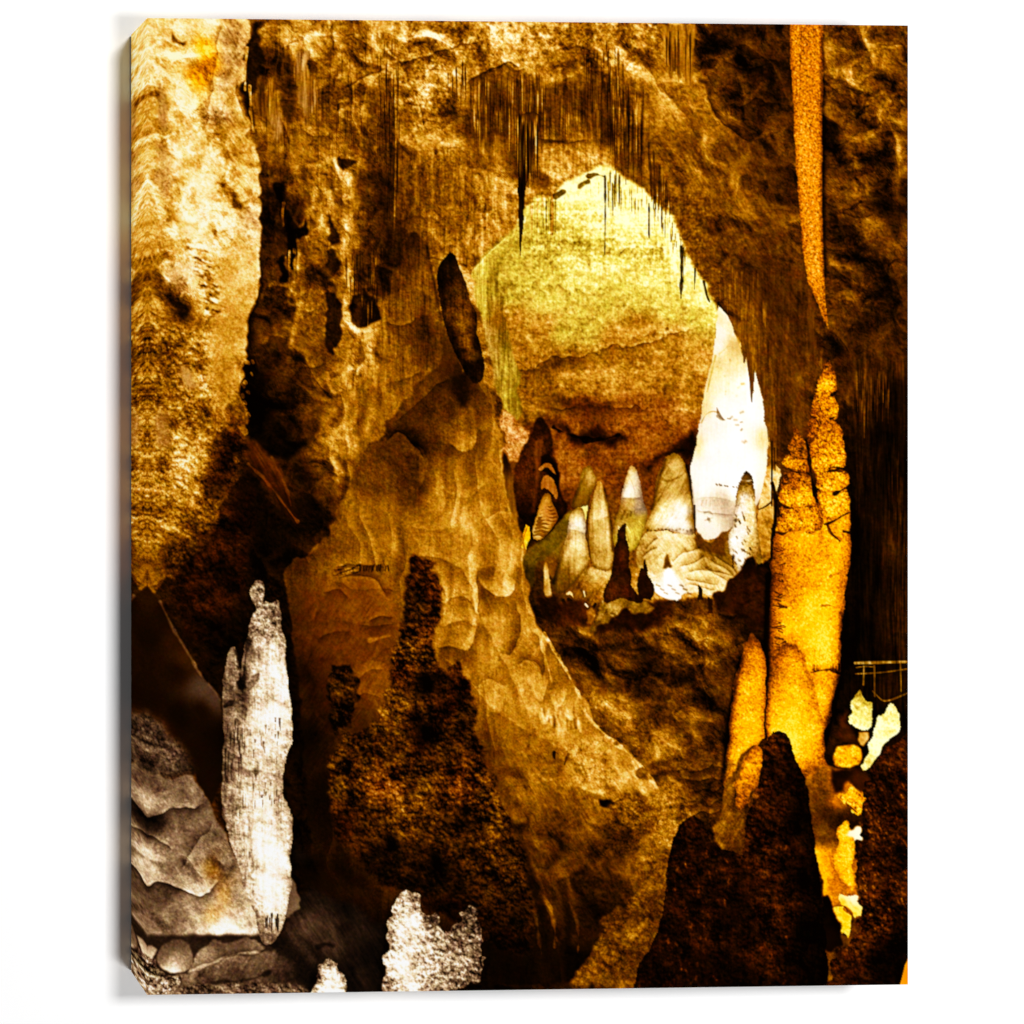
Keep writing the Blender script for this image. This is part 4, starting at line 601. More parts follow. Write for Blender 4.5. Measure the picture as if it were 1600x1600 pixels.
    p.straws([(312,100),(330,100),(330,125),(312,125)], 10, 4, 10, 30, 45, 2, .5, 61)
    dark([(267,50),(280,62),(290,68),(280,72),(268,62)], 34, 3, a=.7); dark([(355,305),(370,312),(384,322),(375,328),(360,320)], 30, 4, a=.7)
    p.ledge([(246,140),(256,170),(264,205),(260,215),(246,205)], 12, 10, 5, True); p.region([(244,120),(255,140),(262,180),(265,205),(252,208),(246,180)], [(254,170,58,'t')], 't', dict(grain=3), feather=2, warp=2, alpha=.8)
    p.region([(244,220),(265,240),(270,290),(262,310),(248,305)], [(256,265,58,'t')], 't', dict(grain=4, rock=2), feather=3, warp=2, alpha=.7)
    for k in range(110):
        y = 372+rng.random()*120; x = 288+(y-372)*.26+rng.random()*28; p.glow([(x,y),(x+4+rng.random()*5,y+2+rng.random()*2)], 1.5+rng.random(), 11*(1 if rng.random() > .5 else -1.3))
    dark([(262,450),(290,478),(292,492),(285,505),(276,490),(266,470)], 14, 4); dark([(330,345),(345,370),(340,378),(328,360)], 40, 4, a=.5)
    for q in ((313,555,12),(275,610,8),(262,590,6),(320,640,8),(268,660,8),(292,640,7)): p.glow([(q[0],q[1]),(q[0]+3,q[1]+q[2])], q[2], -16)
    p.region([(280,570),(292,578),(305,592),(310,608),(298,612),(284,598)], [(295,592,58,'t')], 't', dict(grain=2, blot=2), feather=3, warp=2, alpha=.9)
    p.region([(248,640),(262,645),(268,690),(260,700),(246,690)], [(257,670,52,'t')], 't', dict(grain=3, blot=2), feather=4, warp=2, alpha=.8)
    for k in range(60):
        y = 560+rng.random()*170; x = 378-(y-560)*.06+rng.normal()*9-12*(rng.random() < .4); p.stroke([(x,y),(x+1.5,y+3)], 1.8, 1.5, 62, .55, 1.5, 1.5)
    p.region([(340,690),(365,650),(385,660),(380,700),(350,760),(325,780)], [(360,690,12),(350,740,10)], 'r', dict(pop=6, grain=2, crack=4), feather=8, warp=3, alpha=.7, keep=True)
    p.ledge([(404,395),(405,440),(399,470),(388,505),(386,560)], 20, 14, 5, False, 2)
    # brown streak fins below the recess
    p.region([(388,680),(400,690),(425,715),(440,745),(460,790),(470,830),(440,800),(410,750),(388,725)], [(410,715,26),(430,740,28),(455,800,12),(395,700,20),(400,740,12)], 'r', dict(dr=4, grain=2), feather=3, warp=2)
    p.stroke([(388,725),(420,755),(445,790),(465,815)], 1.8, 1.2, 40, .6, 2, 1); p.stroke([(425,715),(445,755),(455,790)], 1.5, 1, 34, .5, 2, 1)
    p.region([(262,905),(300,885),(340,820),(380,745),(400,760),(400,860),(370,950),(320,1020),(285,980)], [(290,910,14,'r'),(330,870,16,'r'),(350,820,13,'r'),(320,940,15,'r'),(360,900,9,'r'),(390,800,6,'r'),(300,970,8,'r'),(340,990,5,'r')], 'r', dict(pop=5, rock=5, crack=6, blot=5, grain=2), feather=6, warp=4)
    # --- left foreground, white light
    p.region([(190,918),(228,912),(248,935),(268,975),(300,1030),(308,1048),(330,1070),(345,1095),(350,1140),(362,1180),(330,1260),(300,1200),(190,1190)], [(230,930,14),(235,1000,7),(228,1100,7),(260,970,10),(275,1005,14),(292,1030,20),(280,1050,9),(315,1075,30,'w'),(335,1095,28,'w'),(320,1110,8),(280,1120,5),(300,1170,9),(340,1150,5),(250,1140,14,'r')], 'a', dict(grain=1.5, blot=2), feather=1, warp=1, form=0, name='printed_stalagmite', info='dim smooth cone of stone at the left edge')
    p.stroke([(250,940),(272,985),(302,1034),(310,1052),(335,1078),(344,1094)], 2.2, 1.6, 44, .55, 3, .8, 'w')
    p.region([(190,1115),(232,1112),(258,1135),(280,1160),(300,1190),(306,1210),(270,1215),(190,1212)], [(228,1130,26,'w'),(255,1150,24,'w'),(230,1170,40,'w'),(270,1180,36,'w'),(295,1200,20,'w'),(240,1200,20,'w')], 'w', dict(pop=5, rock=4, dr=3, grain=3), feather=5, warp=2.5)
    p.stroke([(200,1158),(235,1160),(270,1172),(290,1186)], 2.5, 2, 10, .7, 4, 1.5)
    gm = [(190,1205),(240,1208),(270,1214),(300,1214),(318,1232),(330,1262),(345,1290),(362,1320),(380,1366),(398,1420),(415,1470),(412,1478),(390,1482),(350,1478),(335,1470),(300,1475),(285,1470),(262,1478),(250,1476),(190,1470)]
    p.region(gm, [(230,1225,36,'w'),(260,1225,46,'w'),(300,1230,44,'w'),(320,1250,34,'w'),(230,1262,72,'w'),(255,1255,54,'w'),(290,1255,46,'w'),(240,1285,22,'w'),(300,1290,44,'w'),(330,1300,40,'w'),(230,1290,16,'w'),(235,1340,72,'w'),(250,1330,56,'w'),(240,1365,70,'w'),(260,1355,44,'w'),(285,1345,48,'w'),(310,1330,42,'w'),(310,1390,66,'w'),(335,1360,46,'t'),(355,1350,48,'w'),(330,1400,62,'w'),(300,1370,56,'w'),(240,1400,34,'w'),(260,1400,30,'w'),(280,1420,44,'w'),(310,1420,54,'w'),(350,1400,58,'t'),(375,1400,58,'w'),(352,1448,94,'w'),(380,1445,84,'w'),(335,1430,66,'t'),(300,1450,60,'w'),(240,1450,46,'w'),(270,1450,48,'w'),(400,1460,78,'w'),(320,1470,74,'w')], 'w', dict(bulk=3.5, rock=3.5, grain=3, blot=2, dr=1, crack=3), feather=1.2, warp=2, sm=8, name='printed_rock_mound', info='grey brown rounded rock mound in the lower left corner')
    for L, d, l, w, f in (([(200,1278),(228,1280),(250,1270),(275,1262),(300,1258),(320,1258)],26,18,8,True), ([(200,1304),(240,1310),(258,1312),(265,1330)],22,16,6,True), ([(200,1380),(230,1384),(255,1376),(275,1384),(300,1398),(312,1404),(330,1390),(345,1370)],34,24,7,True), ([(335,1280),(320,1300),(300,1330),(280,1360)],12,12,7,True), ([(335,1330),(355,1370),(380,1420),(395,1455)],8,12,8,True), ([(345,1350),(370,1400),(392,1450)],10,10,6,False)):
        p.ledge(L, d, l, w, f, 2)
    p.region([(190,1462),(420,1462),(480,1470),(480,1560),(190,1560)], [(230,1500,16,'w'),(330,1510,18,'w'),(420,1500,16,'w')], 'w', dict(rock=3, grain=2), feather=2, warp=1)
    # knobs along its foot and the shelf under it
    p.region([(190,1480),(225,1478),(240,1476),(246,1482),(236,1500),(190,1505)], [(230,1495,78,'w'),(225,1482,40,'w')], 'w', dict(grain=3), feather=1, warp=1)
    p.region([(340,1470),(352,1478),(375,1466),(395,1466),(408,1478),(416,1484),(400,1490),(370,1490),(345,1500),(310,1514),(290,1522),(300,1500),(315,1482),(330,1472)], [(345,1475,36,'w'),(330,1500,56,'w'),(380,1475,38,'w'),(395,1483,50,'w'),(315,1505,60,'w')], 'w', dict(rock=3, grain=3), feather=1, warp=1.5)
    p.region([(246,1485),(262,1470),(280,1466),(295,1475),(302,1492),(298,1510),(285,1520),(268,1524),(254,1516),(244,1500)], [(270,1475,30,'w'),(290,1480,34,'w'),(255,1495,40,'w'),(280,1500,62,'w'),(272,1515,92,'w'),(295,1500,54,'w')], 'w', dict(grain=3, rock=2), feather=1, warp=1, sm=6, name='printed_boulder', info='round grey knob at the foot of the rock mound')
    p.region([(280,1525),(330,1505),(370,1492),(420,1488),(450,1470),(470,1450),(500,1470),(520,1500),(500,1560),(190,1560),(240,1545)], [(300,1530,40,'w'),(340,1515,42,'w'),(380,1505,40,'w'),(420,1510,36,'w'),(380,1530,24,'w'),(430,1530,20,'w'),(320,1545,24,'w'),(460,1480,30,'w'),(480,1480,14,'w'),(490,1540,5,'w'),(460,1530,12,'w'),(400,1545,40,'w'),(450,1548,30,'w')], 'w', dict(rock=4, grain=3, crack=3, dl=2), feather=1.5, warp=2, name='printed_rock_shelf', info='grey rock shelf along the lower left edge')
    p.ledge([(285,1522),(330,1504),(370,1490),(415,1486)], 14, 20, 6); p.stroke([(290,1545),(340,1535),(390,1532),(420,1520)], 2.5, 2, 8, .7, 4, 1.5)
    p.region([(190,1500),(240,1496),(246,1512),(258,1525),(285,1528),(270,1560),(190,1565)], [(230,1510,40,'w'),(225,1530,46,'w'),(250,1535,52,'w'),(240,1552,56,'w')], 'w', dict(pop=14, grain=6, crack=8), feather=1, warp=1.5, name='printed_gravel')
    p.region([(290,1540),(420,1535),(480,1540),(490,1560),(250,1560)], [(330,1550,36,'w'),(420,1548,30,'w')], 'w', dict(pop=9, grain=5), feather=3, warp=2)
    # floor right of it
    p.region([(448,1430),(470,1400),(500,1385),(540,1410),(600,1450),(600,1560),(500,1560),(490,1500),(470,1470),(440,1470)], [(455,1440,18,'w'),(480,1410,10),(480,1445,26,'w'),(510,1440,18,'w'),(540,1450,10),(510,1480,22,'w'),(500,1500,14,'w'),(550,1520,9),(580,1500,4),(540,1420,7)], 'w', dict(rock=3, grain=2, dr=3, blot=3), feather=5, warp=3)
    p.stroke([(440,1475),(470,1500),(495,1545)], 12, 14, 4, .75, 14, 2); p.stroke([(497,1480),(508,1474),(520,1478)], 4, 3, 5, .8, 4)
    p.region([(458,1310),(475,1325),(500,1350),(540,1370),(580,1400),(570,1420),(520,1400),(470,1380),(458,1360)], [(470,1330,8,'w'),(520,1375,12),(560,1400,16),(480,1365,4)], 'a', dict(grain=1.5, dr=2, blot=2), feather=6, warp=3, alpha=.8)
    p.region([(452,1365),(462,1380),(470,1400),(468,1420),(456,1428),(446,1436),(448,1400)], [(460,1395,38,'w'),(455,1415,42,'w')], 'w', dict(grain=2), feather=1, warp=1)
    ws = [(398,914),(404,907),(411,911),(413,928),(411,940),(418,938),(426,941),(433,935),(438,944),(440,985),(446,994),(449,1018),(450,1060),(451,1080),(455,1098),(457,1150),(452,1172),(446,1190),(443,1213),(444,1243),(453,1258),(457,1280),(457,1315),(455,1350),(455,1390),(451,1415),(446,1435),(440,1456),(428,1472),(414,1480),(404,1460),(396,1425),(380,1380),(365,1330),(352,1288),(346,1250),(348,1195),(349,1150),(348,1110),(350,1072),(354,1032),(358,1014),(365,1008),(371,1016),(372,1035),(374,1052),(380,1020),(388,980),(394,962),(403,953),(400,944),(392,932)]
    p.region(ws, [(403,920,56,'w'),(404,935,66,'w'),(425,955,56,'w'),(432,975,52,'w'),(410,965,74,'w'),(403,985,66,'w'),(425,1000,56,'w'),(440,1010,90,'w'),(412,1005,78,'w'),(395,1020,44,'w'),(385,1050,40,'w'),(363,1030,60,'w'),(360,1055,50,'w'),(356,1085,50,'w'),(375,1075,30,'w'),(378,1090,24,'w'),(362,1100,28,'w'),(400,1050,82,'w'),(435,1050,96,'w'),(405,1085,80,'w'),(445,1085,92,'w'),(380,1110,46,'w'),(358,1125,50,'w'),(400,1120,92,'w'),(430,1120,98,'w'),(450,1130,94,'w'),(360,1160,36,'w'),(375,1160,56,'w'),(400,1160,80,'w'),(440,1160,88,'w'),(360,1210,46,'w'),(380,1210,68,'w'),(415,1200,82,'w'),(435,1215,72,'w'),(365,1260,52,'w'),(385,1260,82,'w'),(415,1260,97,'w'),(445,1270,72,'w'),(375,1310,70,'w'),(400,1310,92,'w'),(425,1330,99,'w'),(448,1310,84,'w'),(390,1360,76,'w'),(420,1380,100,'w'),(445,1370,94,'w'),(405,1410,86,'w'),(430,1420,96,'w'),(418,1445,66,'w'),(436,1440,80,'w'),(418,1470,52,'w')], 'w', dict(vert=3.5, rock=5, pop=3.5, grain=3, crack=5), feather=.8, warp=1.2, sm=6, form=.25, name='printed_stalagmite', info='tall white stalagmite standing on the grey mound at left')
    zone([(390,905),(440,905),(445,1000),(390,1000)], dict(pop=10, grain=4, crack=4), 6)
    for L, t, w in (([(376,1050),(374,1075),(366,1098),(352,1104)],6,3), ([(372,1020),(375,1060),(378,1085)],4,4), ([(404,1052),(394,1068),(384,1082),(380,1098)],34,2.6), ([(388,1000),(382,1040),(380,1070)],10,3)): p.stroke(L, w, w*.6, t, .75, 4, 3)
    p.straws([(350,1120),(380,1120),(378,1200),(350,1220)], 26, 12, 40, 10, 30, 1.6, .6, 71); p.straws([(380,1120),(440,1120),(440,1180),(380,1180)], 20, 6, 18, 30, 56, 1.5, .6, 72)
    p.straws([(352,1220),(385,1220),(400,1400),(370,1330)], 40, 6, 24, 44, 60, 1.3, .4, 73); p.straws([(412,1425),(436,1425),(434,1440),(414,1440)], 12, 10, 26, 8, 30, 1.6, .8, 74)
    p.straws([(390,1200),(436,1200),(436,1250),(390,1250)], 16, 6, 16, 34, 56, 1.8, .6, 75)
    # knobbly white lumps along the lower edge
    knob = dict(pop=11, grain=4, crack=8, rock=2)
    p.region([(598,1560),(597,1530),(603,1500),(605,1470),(604,1446),(612,1424),(622,1405),(634,1393),(648,1391),(658,1400),(663,1428),(672,1430),(680,1425),(688,1440),(696,1458),(704,1452),(712,1440),(722,1434),(726,1422),(736,1414),(746,1424),(750,1445),(756,1462),(757,1492),(750,1520),(748,1540),(730,1538),(712,1540),(700,1560)], [(640,1400,86,'w'),(620,1430,88,'w'),(645,1440,99,'w'),(615,1470,92,'w'),(650,1480,92,'w'),(625,1510,99,'w'),(640,1540,97,'w'),(605,1545,56,'w'),(675,1440,46,'w'),(685,1465,66,'w'),(665,1490,70),(690,1500,62),(675,1530,74,'w'),(700,1545,50,'w'),(735,1425,50,'w'),(718,1450,46,'w'),(745,1450,44,'w'),(720,1480,50,'w'),(745,1490,40,'w'),(725,1510,66,'w'),(740,1525,52,'w'),(705,1520,40,'w')], 'w', knob, feather=.8, warp=3.5, sm=6, name='printed_coral_stalagmite', info='larger white knobbly growth on the lower edge')
    p.region([(488,1560),(494,1530),(497,1514),(506,1503),(516,1499),(527,1503),(532,1518),(538,1528),(541,1545),(541,1560)], [(512,1505,60,'w'),(500,1530,54,'w'),(518,1525,97,'w'),(515,1548,100,'w'),(535,1545,80,'w')], 'w', knob, feather=.8, warp=3, sm=6, name='printed_coral_stalagmite', info='smaller white knobbly growth on the lower edge')
    # --- orange stalactite
    p.region([(1234,30),(1286,30),(1287,100),(1285,180),(1284,300),(1286,380),(1288,430),(1291,480),(1295,516),(1288,500),(1276,472),(1262,440),(1255,400),(1250,340),(1244,260),(1240,180),(1236,100)], [(1242,60,62,'o'),(1262,60,54,'o'),(1278,80,60,'o'),(1245,150,64,'o'),(1265,150,58,'o'),(1250,220,70,'o'),(1275,200,60,'o'),(1252,300,64,'o'),(1275,280,66,'o'),(1260,380,64,'o'),(1278,380,66,'o'),(1272,430,72,'o'),(1284,450,60,'o'),(1290,500,68,'o')], 'o', dict(grain=4, spk=4.5, pop=1), feather=.8, warp=.4, name='printed_stalactite', info='long orange stalactite hanging near the right edge')
    p.glow([(1285,60),(1286,300),(1289,430)], 4, -16); p.stroke([(1252,45),(1250,160)], 2, 1, 34, .4, 3)
    p.region([(1262,445),(1272,470),(1276,500),(1274,590),(1268,560),(1262,520)], [(1268,480,36),(1270,540,32)], 'a', dict(vert=3, grain=2), feather=2, warp=1)
    p.region([(1090+175,560),(1285,540),(1278,580),(1270,620)], [(1275,570,26)], 'a', None, feather=4, alpha=.5, keep=True)
    # --- glowing yellow columns
    yt = dict(grain=2.6, spk=3, pop=2.2, crack=2, blot=2)
    ys = dict(grain=3.5, spk=4.5, pop=5.5, crack=3)
    p.region([(1205,880),(1212,830),(1222,800),(1290,780),(1327,800),(1328,830),(1329,870),(1324,905),(1320,935),(1316,960),(1314,1010),(1312,1055),(1306,1085),(1296,1120),(1288,1150),(1290,1185),(1302,1210),(1305,1270),(1280,1290),(1255,1200),(1200,1200),(1197,1160),(1198,1060),(1199,990),(1202,930)],
      [(1235,840,68,'y'),(1260,845,76,'y'),(1290,850,66,'y'),(1305,835,74,'y'),(1320,860,82,'y'),(1225,880,54,'y'),(1250,890,70,'y'),(1290,900,80,'y'),(1310,920,70,'y'),(1212,920,44,'y'),(1208,900,40,'o'),(1235,940,60,'y'),(1265,950,90,'y'),(1300,940,88,'y'),(1206,980,44,'y'),(1235,980,82,'y'),(1280,1000,93,'y'),(1305,1000,92,'y'),(1216,1010,50,'y'),(1240,1030,66,'y'),(1265,1030,80,'y'),(1290,1030,94,'y'),(1220,1060,64,'y'),(1240,1080,86,'y'),(1290,1060,80,'y'),(1290,1090,88,'y'),(1270,1060,56,'y'),(1203,1060,32,'y'),(1210,1100,76,'y'),(1240,1120,90,'y'),(1280,1110,82,'y'),(1215,1140,88,'y'),(1265,1140,84,'y'),(1240,1170,92,'y'),(1255,1190,80,'y'),(1272,1180,76,'y'),(1284,1170,60,'y'),(1290,1200,52,'y'),(1270,1210,48,'o'),(1285,1240,30,'o'),(1300,1240,44,'y')], 'y', yt, feather=.8, warp=1.2, sm=6, form=.5, name='printed_column', info='tall glowing yellow twin stalagmite column at right')
    n0 = len(p.names)-1
    def lobe(poly, pts, tex=ys, w=1.4): p.region(poly, pts, 'y', tex, feather=.8, warp=w, sm=5, form=.3, name=p.names[n0], info=p.info[n0]); p.label[p.label == len(p.names)-1] = n0; p.names.pop(); p.info.pop()
    lobe([(1290,806),(1312,800),(1327,798),(1328,832),(1316,846),(1296,830)], [(1300,815,60,'y'),(1318,815,72,'y'),(1320,835,66,'y')], yt)
    lobe([(1212,835),(1213,812),(1219,790),(1240,786),(1276,784),(1286,815),(1280,832),(1240,830)], [(1225,800,56,'y'),(1250,800,62,'y'),(1270,805,58,'y'),(1220,825,66,'y'),(1250,822,72,'y')])
    lobe([(1276,765),(1300,758),(1324,760),(1328,785),(1327,800),(1314,804),(1302,812),(1288,816),(1281,798)], [(1290,775,62,'y'),(1315,780,74,'y'),(1300,800,80,'y'),(1318,795,84,'y'),(1290,808,84,'y')])
    lobe([(1271,738),(1290,733),(1318,733),(1325,745),(1326,758),(1310,768),(1296,770),(1278,768)], [(1282,750,60,'y'),(1305,745,66,'y'),(1320,752,80,'y'),(1295,763,82,'y')])
    lobe([(1217,775),(1221,748),(1226,736),(1262,732),(1270,760),(1277,786),(1256,791),(1236,793),(1220,787)], [(1235,745,40,'y'),(1255,748,42,'y'),(1240,760,44,'y'),(1225,775,66,'y'),(1250,780,78,'y'),(1235,786,82,'y'),(1268,778,70,'y')])
    lobe([(1266,700),(1270,680),(1285,658),(1306,656),(1313,668),(1318,682),(1321,702),(1323,727),(1320,732),(1302,731),(1286,736),(1272,740),(1266,722)], [(1280,675,44,'y'),(1300,670,50,'y'),(1312,690,54,'y'),(1275,705,46,'y'),(1295,700,60,'y'),(1316,715,74,'y'),(1300,725,80,'y'),(1280,728,72,'y'),(1272,735,78,'y')])
    lobe([(1285,578),(1293,561),(1300,571),(1304,585),(1307,600),(1306,612),(1304,620),(1309,632),(1308,648),(1304,656),(1286,662),(1272,690),(1266,700),(1260,690),(1263,660),(1269,628),(1276,598)], [(1293,566,36,'y'),(1296,585,40,'y'),(1288,590,52,'y'),(1292,602,78,'y'),(1280,606,76,'y'),(1302,603,80,'y'),(1285,620,48,'y'),(1296,622,44,'y'),(1305,632,78,'y'),(1303,645,74,'y'),(1275,640,40,'y'),(1288,645,42,'y'),(1270,665,42,'y'),(1282,660,40,'y'),(1264,688,30,'y')])
    lobe([(1243,664),(1250,674),(1257,690),(1262,708),(1266,730),(1266,738),(1254,737),(1240,735),(1224,729),(1228,712),(1232,695),(1237,680)], [(1243,670,34,'o'),(1243,690,44,'o'),(1236,705,46,'o'),(1252,705,36,'o'),(1245,715,48,'o'),(1230,725,70,'y'),(1250,728,74,'y'),(1262,725,40,'o')])
    for L, t, w in (([(1259,688),(1264,712),(1268,745),(1274,775),(1280,800),(1288,820)],6,1.7), ([(1298,654),(1304,652),(1308,650)],3,2.4), ([(1300,617),(1305,613)],4,2.2), ([(1285,739),(1300,735),(1318,735),(1323,730)],10,1.8), ([(1268,740),(1276,740)],16,1.4), ([(1304,771),(1314,767),(1324,760)],6,2), ([(1288,819),(1302,815),(1316,806),(1327,801)],8,2.2), ([(1318,830),(1328,832)],8,1.8), ([(1225,731),(1240,737),(1255,739),(1266,739)],20,1.6), ([(1222,789),(1236,795),(1256,793),(1274,788)],22,1.6), ([(1214,832),(1225,835),(1233,829)],16,1.8), ([(1292,820),(1300,835),(1312,845)],18,1.5), ([(1284,946),(1296,945),(1310,951)],50,1.2), ([(1298,900),(1310,895),(1322,903)],50,2)):
        p.stroke(L, w, w*.7, t, .85, 1.6, 1.2)
    for k in range(14):
        x = 1270+k*3.1+rng.normal(); p.glow([(x,1047),(x+.6,1042-5*rng.random())], 1.2, -30*rng.random())
    p.stroke([(1268,1051),(1282,1047),(1300,1046),(1312,1053)], 1.3, 1.6, 24, .8, 2.2, 1.5); p.ledge([(1270,1052),(1290,1049),(1312,1055)], 22, 0, 5, False, .5)
    p.straws([(1268,1010),(1312,1010),(1312,1040),(1270,1040)], 30, 6, 18, 66, 78, 1.2, .5, 81)
    for k in range(40):
        y = 850+rng.random()*160; p.stroke([(1206+rng.random()*22,y),(1207+rng.random()*22,y+3)], 1, .6, 18, .7, 1.1, .6)
    p.region([(1199,1075),(1203,1040),(1213,1016),(1226,1005),(1240,1004),(1252,1016),(1264,1044),(1275,1080),(1284,1130),(1289,1185),(1270,1196),(1204,1192),(1198,1130)], [(1230,1008,36,'y'),(1215,1025,44,'y'),(1240,1022,66,'y'),(1206,1050,36,'y'),(1225,1045,62,'y'),(1245,1045,74,'y'),(1215,1075,66,'y'),(1240,1080,86,'y'),(1262,1065,62,'y'),(1265,1100,74,'y'),(1210,1110,80,'y'),(1240,1120,92,'y'),(1270,1135,80,'y'),(1215,1150,88,'y'),(1245,1160,94,'y'),(1270,1175,80,'y'),(1284,1180,62,'y')], 'y', yt, feather=1.2, warp=1.2, sm=6, form=.25, name=p.names[n0], info=p.info[n0]); p.label[p.label == len(p.names)-1] = n0; p.names.pop(); p.info.pop()
    p.ledge([(1210,1120),(1230,1124),(1250,1121)], 10, 8, 3)
    p.glow([(1201,900),(1198,1050),(1197,1150)], 5, -26); p.glow([(1316,960),(1313,1050),(1298,1110),(1288,1160)], 5, -22)
    p.region([(1172,989),(1177,987),(1186,1004),(1194,1034),(1197,1070),(1197,1150),(1186,1165),(1176,1172),(1160,1200),(1146,1250),(1130,1280),(1128,1240),(1134,1170),(1141,1110),(1150,1062),(1160,1018)], [(1174,995,32,'o'),(1170,1010,46,'o'),(1182,1025,70,'y'),(1160,1045,52,'y'),(1185,1060,76,'y'),(1152,1080,48,'y'),(1170,1080,78,'y'),(1190,1090,68,'y'),(1145,1120,60,'y'),(1170,1130,86,'y'),(1190,1140,80,'y'),(1140,1160,46,'y'),(1160,1160,84,'y'),(1150,1180,76,'y'),(1134,1200,34,'a'),(1145,1210,64,'y'),(1132,1250,38,'a')], 'y', yt, feather=.8, warp=1.6, sm=6, name='printed_stalagmite', info='smaller yellow stalagmite left of the twin column')
    p.glow([(1158,1030),(1140,1120),(1130,1220)], 5, -22)
    p.region([(1176,1168),(1188,1162),(1194,1172),(1188,1210),(1176,1240),(1160,1268),(1148,1262),(1152,1225),(1162,1192)], [(1180,1175,44,'y'),(1185,1190,70,'y'),(1170,1215,66,'y'),(1160,1250,42,'o'),(1176,1235,56,'o')], 'y', dict(pop=6, grain=4), feather=.8, warp=2, name='printed_stalagmite', info='stub lit orange behind the dark foreground stalagmite')
    p.region([(1180,1164),(1176,1172),(1160,1196),(1150,1228),(1140,1262),(1146,1275),(1160,1262),(1162,1290),(1170,1322),(1150,1335),(1120,1322),(1112,1305),(1126,1280),(1130,1225),(1142,1215),(1158,1180)], [(1150,1210,34),(1135,1250,40),(1125,1300,42),(1150,1300,38),(1160,1325,24)], 'a', dict(rock=3.5, dl=3, pop=2, grain=2), feather=1.5, warp=2)
    # gap lit yellow between the two dark foregrounds
    p.region([(1255,1200),(1300,1195),(1345,1200),(1352,1250),(1345,1300),(1340,1400),(1345,1440),(1320,1490),(1290,1420),(1275,1330),(1270,1290)], [(1275,1220,40),(1265,1205,52,'y'),(1290,1240,26),(1295,1270,18),(1280,1290,30),(1310,1230,52,'y'),(1305,1255,56,'y'),(1310,1280,14),(1290,1310,32),(1285,1340,82,'y'),(1300,1350,40,'y'),(1290,1380,88,'y'),(1310,1390,48,'o'),(1300,1400,70,'y'),(1335,1290,12),(1300,1440,20)], 'a', dict(rock=4, grain=3), feather=1.5, warp=2)
    p.region([(1310,1290),(1320,1286),(1328,1292),(1336,1322),(1334,1360),(1340,1385),(1332,1392),(1310,1372),(1298,1366),(1303,1330)], [(1318,1300,86,'y'),(1312,1340,76,'y'),(1326,1340,92,'y'),(1330,1375,88,'y'),(1308,1360,66,'y')], 'y', dict(grain=3, spk=3, pop=2), feather=.8, warp=2, name='printed_stalagmite', info='low yellow stalagmite in the bright gap at lower right')
    p.region([(1328,1300),(1338,1294),(1344,1300),(1340,1330),(1334,1325)], [(1337,1310,94)], 'a', {}, feather=1, warp=3)
    p.region([(1280,1340),(1290,1330),(1302,1362),(1320,1380),(1340,1388),(1318,1385),(1312,1410),(1296,1402)], [(1288,1370,78,'y'),(1310,1380,54,'o'),(1325,1385,50,'o')], 'y', dict(grain=3, pop=3), feather=1.5, warp=1.5)
    p.region([(1318,1395),(1330,1390),(1340,1398),(1343,1420),(1338,1440),(1328,1425),(1316,1415)], [(1332,1405,97),(1322,1415,84,'y'),(1330,1430,90,'y')], 'a', dict(pop=4), feather=.8, warp=3)
    p.region([(1300,1418),(1318,1420),(1332,1438),(1330,1452),(1322,1470),(1312,1452)], [(1318,1435,84,'y'),(1322,1455,88,'y')], 'y', dict(pop=4, grain=4), feather=.8, warp=3)
    p.stroke([(1320,1420),(1330,1428)], 3, 2, 40, .8, 2, 1, 'o')
    yr = dict(rock=5, pop=4, grain=4, crack=6)
    p.region([(1310,1238),(1322,1240),(1333,1226),(1340,1232),(1352,1240),(1350,1256),(1346,1270),(1334,1276),(1326,1258),(1314,1250)], [(1325,1245,76,'y'),(1340,1245,88,'y'),(1338,1262,80,'y'),(1350,1250,62,'y'),(1314,1245,56,'y')], 'y', dict(pop=10, rock=5, grain=4), feather=.8, warp=2.2, name='printed_rock', info='ragged yellow lit rock in the gap')
    p.stroke([(1322,1255),(1340,1270)], 1.6, 1, 20, .8)
    p.region([(1304,1173),(1312,1165),(1326,1168),(1345,1162),(1346,1190),(1336,1197),(1312,1198),(1304,1190)], [(1312,1178,78,'y'),(1325,1172,60,'y'),(1338,1178,84,'y'),(1325,1188,88,'y'),(1340,1194,60,'y'),(1310,1194,66,'y')], 'y', yr, feather=1, warp=1.2, name='printed_rock', info='squat bright yellow rock below the lit boulders')
    p.region([(1300,1196),(1350,1198),(1356,1230),(1345,1236),(1325,1224),(1310,1238),(1300,1225)], [(1320,1208,8),(1340,1215,20,'r')], 'r', dict(rock=4), feather=2, warp=3)
    p.region([(1312,1125),(1322,1105),(1328,1130),(1336,1150),(1344,1166),(1326,1166),(1308,1150)], [(1318,1130,20,'r'),(1330,1155,18,'r')], 'r', dict(rock=5), feather=2, warp=2)
    p.region([(1340,1080),(1348,1078),(1358,1090),(1364,1105),(1364,1125),(1357,1140),(1348,1144),(1336,1136),(1327,1124),(1329,1100)], [(1345,1085,44),(1352,1100,76),(1338,1110,84),(1350,1125,90),(1358,1110,80)], 'g', dict(rock=5, grain=3, crack=6), feather=.8, warp=2, name='printed_boulder', info='pale gold boulder under the railing')
    p.region([(1382,1106),(1396,1101),(1404,1112),(1408,1124),(1403,1150),(1392,1160),(1378,1172),(1370,1185),(1356,1205),(1344,1204),(1350,1180),(1358,1165),(1366,1135)], [(1390,1112,84),(1400,1130,86),(1380,1140,96),(1372,1165,96),(1355,1195,80),(1395,1150,84)], 'g', dict(rock=4, grain=4, crack=6), feather=.8, warp=2, name='printed_boulder', info='bright cream slab leaning beside the pale boulder')
